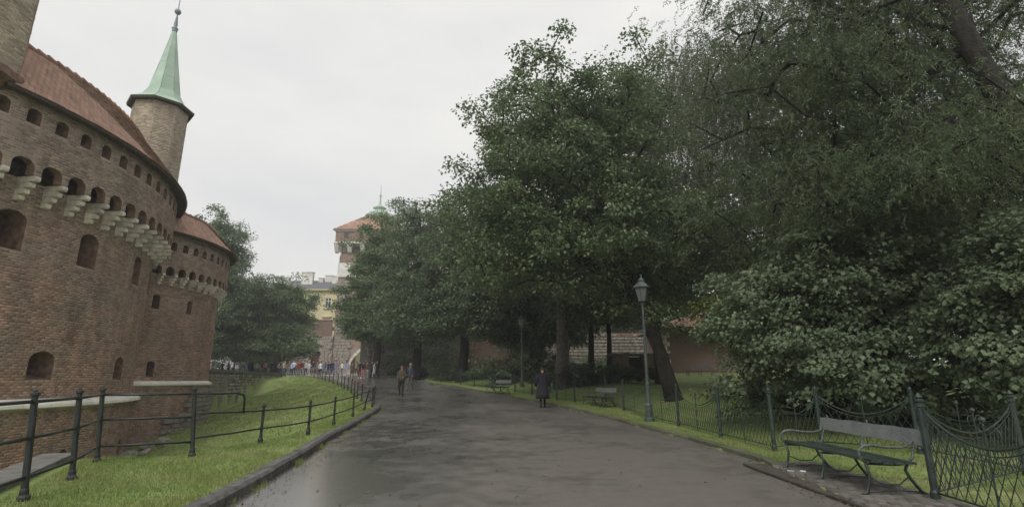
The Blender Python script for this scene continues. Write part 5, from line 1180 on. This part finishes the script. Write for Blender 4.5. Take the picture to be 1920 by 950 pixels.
# ------------------------------------------------------------------ people
SKIN = mat('skin', (.42, .26, .19), .6); HAIRM = {'dark': mat('dark_hair', (.03, .022, .018), .6), 'brown': mat('brown_hair', (.10, .06, .035), .6), 'grey': mat('grey_hair', (.4, .38, .35), .7), 'fair': mat('fair_hair', (.30, .22, .12), .6)}
CL = {}
def cloth(n, c):
    if n not in CL: CL[n] = mat(n + '_cloth', c, .85, var=.15, vscale=6)
    return CL[n]
CLO = dict(black=(.018, .018, .02), navy=(.025, .032, .07), red=(.22, .03, .035), beige=(.34, .29, .21), white=(.7, .69, .68), lightblue=(.30, .42, .62), jeans=(.08, .11, .19), grey=(.16, .16, .17), maroon=(.13, .03, .04), khaki=(.22, .20, .14), camo=(.12, .12, .10), brown=(.13, .08, .05), pink=(.45, .2, .22), olive=(.10, .09, .06), purple=(.22, .19, .33), palegrey=(.42, .42, .42))
def skin_body(pose, build=1.0, fingers=False, coat=None):
    """one continuous body grown over a posed skeleton; material slots: 0 skin 1 top 2 trousers 3 shoes"""
    s = pose; vs = []; es = []; rs = []; 
    def v(p, r, par=None):
        vs.append(p); rs.append(r); 
        if par is not None: es.append((par, len(vs) - 1))
        return len(vs) - 1
    b = build
    pel = v((0, 0, .95), (.15 * b, .115 * b)); wa = v((0, .0, 1.10), (.135 * b, .10 * b), pel); ch = v((0, s.get('lean', 0) * .5, 1.30), (.165 * b, .115 * b), wa); sh = v((0, s.get('lean', 0), 1.44), (.12 * b, .085), ch)
    ly = s.get('lean', 0); nk = v((0, ly + .0, 1.52), (.052, .052), sh); hd0 = v((0, ly + .01, 1.585), (.062, .07), nk); hd1 = v((0, ly + .02, 1.665), (.076, .092), hd0); hd2 = v((0, ly + .01, 1.73), (.055, .065), hd1)
    ends = {}
    for sx, key in ((-1, 'l'), (1, 'r')):
        a = s.get('arm' + key, ((sx * .24, .0, 1.16), (sx * .25, .08, .92)))
        s1 = v((sx * .17, ly, 1.415), (.062 * b, .06), sh); el = v(a[0], (.043 * b, .043), s1); wr = v(a[1], (.028, .028), el)
        d = Vector(a[1]) - Vector(a[0]); d.normalize(); pm = tuple(Vector(a[1]) + d * .06); pa = v(pm, (.034, .02), wr)
        if fingers:
            side = Vector((0, 1, 0)) - d * d.y; side.normalize(); inn = Vector((-sx, 0, 0))
            for k, ln in enumerate((.06, .07, .068, .052)):
                q = Vector(pm) + side * (.026 - .017 * k) + d * .02; f1 = v(tuple(q + d * ln * .5 + inn * .006), (.009, .009), pa); f2 = v(tuple(q + d * ln + inn * .025), (.007, .007), f1)
            q = Vector(a[1]) + d * .03 + side * .035; f1 = v(tuple(q), (.011, .011), pa); v(tuple(q + d * .035 + side * .012 + inn * .01), (.008, .008), f1)
        else: v(tuple(Vector(pm) + d * .08), (.022, .014), pa)
        l = s.get('leg' + key, ((sx * .10, .02, .50), (sx * .11, -.02, .09)))
        hp = v((sx * .09, 0, .86), (.092 * b, .10 * b), pel); kn = v(l[0], (.06 * b, .062 * b), hp); ca = v(tuple((Vector(l[0]) + Vector(l[1])) / 2 + Vector((0, -.02, .05))), (.052 * b, .055 * b), kn); an = v(l[1], (.038, .042), ca)
        tl = s.get('toe' + key, 0); he = v((l[1][0], l[1][1] + .02, l[1][2] - .045), (.04, .05), an); to = v((l[1][0] + sx * .01, l[1][1] + .16, l[1][2] - .06 + tl), (.04, .03), he)
    me = bpy.data.meshes.new('body_base'); me.from_pydata(vs, es, []); o = bpy.data.objects.new('body_tmp', me); COL.objects.link(o)
    m = o.modifiers.new('s', 'SKIN'); m.use_smooth_shade = True; sub = o.modifiers.new('u', 'SUBSURF'); sub.levels = 2 if fingers else 1; sub.render_levels = sub.levels
    sv = me.skin_vertices[0].data
    for i, r in enumerate(rs): sv[i].radius = r; sv[i].use_root = (i == 0)
    dg = bpy.context.evaluated_depsgraph_get(); ev = o.evaluated_get(dg); res = bpy.data.meshes.new_from_object(ev); res.name = 'body'
    bpy.data.objects.remove(o); bpy.data.meshes.remove(me)
    for k in range(4): res.materials.append(SKIN)
    P = [Vector(p) for p in vs]; part = []
    # bone regions
    for pl in res.polygons:
        c = pl.center; 
        if c.z > 1.50: mi = 0
        elif c.z < .13 and c.z < 1: mi = 3
        else:
            mi = 1 if c.z > .93 else 2
            for key in 'lr':
                a = s.get('arm' + key, None); sx = -1 if key == 'l' else 1; a = a or ((sx * .24, .0, 1.16), (sx * .25, .08, .92))
                e_, w_ = Vector(a[0]), Vector(a[1]); dd = w_ - e_; t = (c - e_).dot(dd) / dd.length_squared
                dist = (c - (e_ + dd * max(0, min(1.5, t)))).length
                if dist < .085 and t > -.1 and abs(c.x) > .12: mi = 0 if t > .93 else 1
        if c.z < .13: mi = 3
        pl.material_index = mi
    return res
POSES = {
    'stand': {}, 
    'stand2': dict(legl=((-.13, .03, .5), (-.15, .03, .09)), legr=((.12, .06, .5), (.15, .0, .09)), armr=((.27, -.03, 1.18), (.18, .16, 1.08))),
    'phone': dict(arml=((-.23, .08, 1.17), (-.08, .26, 1.25)), armr=((.23, .08, 1.17), (.07, .27, 1.25)), lean=-.01),
    'walk': dict(legl=((-.09, .17, .53), (-.09, .22, .1)), legr=((.09, -.02, .50), (.09, -.32, .17)), arml=((-.23, -.12, 1.19), (-.24, -.14, .95)), armr=((.23, .1, 1.17), (.22, .28, 1.0)), lean=.02),
    'walk2': dict(legl=((-.09, .02, .50), (-.09, -.25, .15)), legr=((.09, .14, .52), (.09, .17, .09)), arml=((-.25, .04, 1.17), (-.20, .20, 1.0)), armr=((.25, -.08, 1.18), (.26, -.1, .94))),
}
BOD = {k: skin_body(v) for k, v in POSES.items()}
def hair_mesh(long=0., ly=0.):
    mb = MB(); n = 12; prof = [(.0, 1.795), (.05, 1.785), (.082, 1.75), (.095, 1.70), (.094, 1.66)]
    V = []; zs = prof
    for (r, z) in prof:
        for k in range(n):
            t = 2 * math.pi * k / n; fy = 1.15; y = r * fy * math.sin(t); zz = z
            if math.sin(t) > .45 and z < 1.72: zz = 1.725
            V.append((r * math.cos(t), y + ly - .0, zz))
    if long:
        for k in range(n):
            t = 2 * math.pi * k / n; r = .10; zz = 1.64 - (long if math.sin(t) < .3 else -.08); V.append((r * 1.0 * math.cos(t), r * math.sin(t) * 1.0 - .02 + ly, zz))
    rows = len(V) // n; mb.add(V, [(j * n + k, j * n + (k + 1) % n, (j + 1) * n + (k + 1) % n, (j + 1) * n + k) for j in range(rows - 1) for k in range(n)]); return mb.mesh('hair', HAIRM['dark'], True)
HS, HL = hair_mesh(), hair_mesh(.2)
def head_bits():
    mb = MB()
    for sx in (-1, 1): mb.lathe([(.0, -.011), (.010, -.006), (.012, 0), (.010, .006), (0, .011)], 6, (sx * .03, .108, 1.69))
    e = mb.mesh('eyes', mat('eye_dark', (.03, .025, .02), .3), True)
    mb = MB(); mb.add([(-.012, .100, 1.695), (.012, .100, 1.695), (.018, .105, 1.655), (-.018, .105, 1.655), (0, .130, 1.658), (0, .108, 1.70)], [(0, 4, 5), (5, 4, 1), (1, 4, 2), (2, 4, 3), (3, 4, 0)])
    mb.box((0, .106, 1.63), (.045, .012, .012))
    for sx in (-1, 1): mb.box((sx * .088, .01, 1.675), (.014, .032, .055))
    return e, mb.mesh('face', SKIN)
EYE, FACE = head_bits()
def person(x, y, rz, pose, top, trous, shoes='black', hair='dark', long=False, h=1.0, label='', zoff=0., group='people gathered before the gate', z=None, bag=None):
    root = empty('person', (x, y, (gz(x, y) if z is None else z) - .0 + zoff), rz, label, 'person', group); root.scale = (h,) * 3
    def sub(nm, me, mats_):
        o = link(bpy.data.objects.new(nm, me), root)
        for i, m in enumerate(mats_): o.material_slots[i].link = 'OBJECT'; o.material_slots[i].material = m
        return o
    sub('body', BOD[pose], [SKIN, cloth(top, CLO[top]), cloth(trous, CLO[trous]), cloth(shoes, CLO[shoes])])
    sub('hair', HL if long else HS, [HAIRM[hair]]); 
    if y < 60: sub('eyes', EYE, [EYE.materials[0]])
    sub('face', FACE, [SKIN])
    return root
def pxat(px, y, v=-.233): # plan x of a photo column at distance y
    return (px - 960) / F_PX * y * (math.cos(PITCH) + .235 * math.sin(PITCH))
crowd = [
 (423, 73, 180, 'stand', 'beige', 'khaki', 'fair', 0, 'person in a long beige jacket, leftmost by the fortress corner'),
 (443, 74, 60, 'stand2', 'black', 'black', 'dark', 0, 'person in black left of the one in red'),
 (454, 71, 200, 'stand', 'red', 'maroon', 'dark', 1, 'person in a dark red top near the notice board'),
 (464, 73.5, 100, 'walk', 'grey', 'black', 'dark', 0, 'person in grey just right of the one in red'),
 (487, 71, 250, 'walk', 'lightblue', 'lightblue', 'brown', 1, 'person dressed all in light blue walking alone'),
 (498, 73, 90, 'stand', 'navy', 'navy', 'dark', 0, 'person in navy right behind the light blue one'),
 (514, 74, 120, 'stand2', 'black', 'grey', 'dark', 0, 'lone slim person in black between the blue and beige figures'),
 (526, 71.5, 220, 'walk2', 'olive', 'beige', 'fair', 0, 'person with beige trousers at the left end of the crowd'),
 (531, 72.5, 200, 'stand', 'black', 'black', 'dark', 0, 'person in black with pale hair band beside the beige trousers'),
 (539, 73, 170, 'stand', 'maroon', 'black', 'brown', 1, 'person in a maroon jacket in the crowd'),
 (545, 70, 190, 'stand2', 'palegrey', 'maroon', 'fair', 0, 'short person with a pale grey top before the dark pair'),
 (549, 69, 190, 'stand', 'black', 'navy', 'dark', 0, 'tall person in black, left of a dark pair'),
 (555, 68.5, 150, 'phone', 'navy', 'black', 'grey', 0, 'tall grey-haired person in a navy jacket'),
 (562, 68, 170, 'stand', 'brown', 'khaki', 'fair', 1, 'person in brown with bare pale shoulders and a pale cap'),
 (571, 67.5, 200, 'phone', 'white', 'black', 'dark', 0, 'person in a bright white shirt and black trousers in the middle of the crowd'),
 (577, 68.5, 30, 'stand', 'brown', 'black', 'dark', 0, 'person in brown right of the white shirt'),
 (583, 68, 190, 'stand2', 'black', 'black', 'brown', 1, 'person in black in the thick of the crowd'),
 (589, 67.5, 170, 'stand', 'maroon', 'grey', 'dark', 0, 'person in a maroon jacket near the person in white trousers'),
 (598, 66.5, 200, 'phone', 'white', 'palegrey', 'fair', 0, 'person in white top and pale trousers at the right end of the crowd'),
 (613, 70, 180, 'stand', 'grey', 'grey', 'dark', 0, 'person in grey by the doorway'),
 (619, 62.5, 180, 'walk', 'white', 'black', 'dark', 0, 'person in a white jacket standing in front at the crest of the mound'),
 (626, 72, 160, 'stand2', 'jeans', 'jeans', 'brown', 1, 'person in denim behind the white jacket'),
 (632, 73, 180, 'stand', 'navy', 'navy', 'dark', 0, 'person in navy, first of the school group by the gate'),
 (637, 74, 170, 'phone', 'navy', 'jeans', 'brown', 1, 'person in navy with denim in the school group'),
 (641, 72.5, 200, 'stand2', 'black', 'navy', 'dark', 0, 'person in black in the school group'),
 (646, 71.5, 180, 'walk2', 'purple', 'purple', 'brown', 1, 'person in lilac at the right of the school group'),
 (651, 75, 180, 'stand', 'khaki', 'beige', 'fair', 0, 'person in khaki left of the passage arch'),
 (675, 52, 200, 'stand2', 'brown', 'olive', 'brown', 0, 'person in brown standing before the passage arch by the railing end'),
 (689, 57, 170, 'stand', 'black', 'maroon', 'dark', 0, 'person in black top and maroon trousers with white shoes, left of a pair'),
 (694.5, 57, 190, 'stand2', 'black', 'pink', 'brown', 1, 'person in black top and pinkish trousers with white shoes'),
 (702, 58, 180, 'walk', 'brown', 'palegrey', 'fair', 1, 'person in brown with pale trousers'),
 (710, 59, 200, 'stand', 'navy', 'navy', 'dark', 0, 'person in navy behind the pale trousers'),
 (715, 57.5, 160, 'walk2', 'palegrey', 'palegrey', 'brown', 1, 'person in pale grey right of centre'),
 (719, 56.5, 200, 'stand', 'black', 'black', 'dark', 0, 'person all in black at the right end near the tree trunks'),
    (475, 71.5, 150, 'stand2', 'khaki', 'grey', 'grey', 0, 'person in khaki between the red top and the light blue figure'),
 (505, 70.5, 210, 'walk2', 'palegrey', 'jeans', 'dark', 0, 'person in pale grey with jeans left of the lone slim figure'),
 (520, 70, 190, 'stand', 'pink', 'navy', 'brown', 1, 'person in a pink top left of the beige trousers'),
 (553, 66.5, 180, 'stand', 'beige', 'jeans', 'fair', 1, 'person in a beige top and jeans in front of the tall dark pair'),
 (567, 66, 160, 'stand2', 'lightblue', 'navy', 'dark', 0, 'person in a light blue shirt left of the white shirt'),
 (580, 65.5, 200, 'stand', 'red', 'jeans', 'dark', 0, 'person in a red jacket and jeans at the front of the crowd'),
 (593, 65, 170, 'walk2', 'palegrey', 'black', 'brown', 1, 'person in pale grey and black beside the figure in white trousers'),
 (605, 68, 190, 'stand', 'navy', 'khaki', 'dark', 0, 'person in navy and khaki just right of the figure in white'),
 (657, 70, 170, 'walk', 'white', 'jeans', 'dark', 0, 'person in a white top and jeans entering the passage'),
 (667, 66, 200, 'stand', 'lightblue', 'palegrey', 'fair', 0, 'person in pale blue before the passage arch'),
 (683, 64, 180, 'stand2', 'beige', 'black', 'brown', 1, 'person in beige at the right side of the arch'),
]
random.seed(3)
for (px, y, rz, ps, tp, tr_, hr, lg, lab) in crowd:
    x = pxat(px, y); zz = None
    p_ = person(x, y, R(rz + random.uniform(-15, 15)), ps, tp, tr_, 'white' if px in (689, 694.5, 702, 598) else 'black', hr, bool(lg), random.uniform(.94, 1.03), lab, z=max(gz(x, y), rz_(y)) if not (x < interp(y, XL)) else None)
# white bag on the last figure
# two walkers and the man in the coat get finer bodies and clothes of their own
def jacket(nm, profs, material, parent, n=14, smooth=True, sx=1.0, sy=.72):
    mb = MB(); V = []
    for (r, z, cy) in profs:
        for k in range(n): t = 2 * math.pi * k / n; V.append((r * sx * math.cos(t) * (1 + .04 * math.sin(3 * t + z * 9)), cy + r * sy * math.sin(t) * (1 + .05 * math.cos(4 * t + z * 7)), z))
    mb.add(V, [(j * n + k, j * n + (k + 1) % n, (j + 1) * n + (k + 1) % n, (j + 1) * n + k) for j in range(len(profs) - 1) for k in range(n)]); return mb.build(nm, material, parent, smooth)
BOD['coatwalk'] = skin_body(dict(legl=((-.10, .05, .50), (-.11, -.16, .11)), legr=((.10, .10, .52), (.10, .12, .09)), arml=((-.29, -.03, 1.16), (-.31, .03, .92)), armr=((.28, .02, 1.16), (.29, .10, .93))), 1.12, True)
BOD['selfwalk'] = skin_body(dict(legl=((-.12, .12, .52), (-.16, .18, .09)), legr=((.11, .02, .50), (.13, -.22, .14)), arml=((-.27, .0, 1.16), (-.16, .22, 1.08)), armr=((.26, .02, 1.16), (.14, .25, 1.1))), 1.05, True)
BOD['stride'] = skin_body(dict(legl=((-.10, -.02, .50), (-.10, -.28, .16)), legr=((.10, .16, .52), (.11, .2, .09)), arml=((-.26, -.05, 1.17), (-.24, .12, 1.0)), armr=((.27, .08, 1.18), (.42, .18, 1.02))), 1.0, True)
coat = cloth('coat', (.018, .018, .026))
pc = person(1.42, 25, R(8), 'coatwalk', 'black', 'black', 'black', 'dark', False, 1.04, 'person in a long black coat walking away along the right edge of the path', group=None)
jacket('coat', [(.10, 1.53, 0), (.20, 1.47, 0), (.245, 1.38, 0), (.235, 1.2, 0), (.215, 1.05, 0), (.245, .85, -.01), (.29, .6, -.02), (.33, .40, -.03), (.30, .405, -.03)], coat, pc)
for sx in (-1, 1):
    mb = MB(); a = (-.29, -.03, 1.16) if sx < 0 else (.28, .02, 1.16); b = (-.31, .03, .93) if sx < 0 else (.29, .10, .94)
    mb.tube([(sx * .16, 0, 1.43), (sx * .24, -.01, 1.32), a, b], [.09, .085, .07, .06], 10); mb.build('sleeve', coat, pc, True)
mb = MB(); mb.box((.40, .03, .78), (.09, .26, .30)); mb.tube([(.38, -.07, .92), (.37, .03, 1.06), (.38, .13, .92)], .008, 5); mb.build('bag', cloth('dark_bag', (.03, .05, .045)), pc)
p1 = person(pxat(764, 32), 32, R(175), 'selfwalk', 'olive', 'black', 'black', 'brown', False, 1.02, 'person in an olive brown jacket walking towards the camera with something in both hands', group=None)
jacket('jacket', [(.09, 1.53, 0), (.19, 1.46, 0), (.215, 1.36, 0), (.205, 1.15, 0), (.20, 1.0, 0), (.21, .86, 0), (.18, .865, 0)], cloth('olive_jacket', (.09, .075, .05)), p1)
p2 = person(pxat(779, 37), 37, R(165), 'stride', 'navy', 'camo', 'brown', 'grey', False, 1.03, 'grey-haired person in a dark jacket and camouflage trousers striding behind the olive jacket', group=None)
jacket('jacket', [(.09, 1.53, 0), (.19, 1.46, 0), (.21, 1.36, 0), (.20, 1.15, 0), (.19, 1.0, 0), (.20, .88, 0), (.17, .885, 0)], cloth('slate_jacket', (.06, .06, .08)), p2)

# ------------------------------------------------------------------ thin damp haze
mb = MB(); mb.box((0, 110, 18), (380, 330, 46)); hm = bpy.data.materials.new('haze_air'); hm.use_nodes = True; t = hm.node_tree; t.nodes.clear()
pv = t.nodes.new('ShaderNodeVolumePrincipled'); pv.inputs['Density'].default_value = .0012; pv.inputs['Color'].default_value = (.95, .97, 1, 1); pv.inputs['Anisotropy'].default_value = .2
oo = t.nodes.new('ShaderNodeOutputMaterial'); t.links.new(pv.outputs[0], oo.inputs['Volume'])
mb.build('haze', hm, None, kind='stuff')
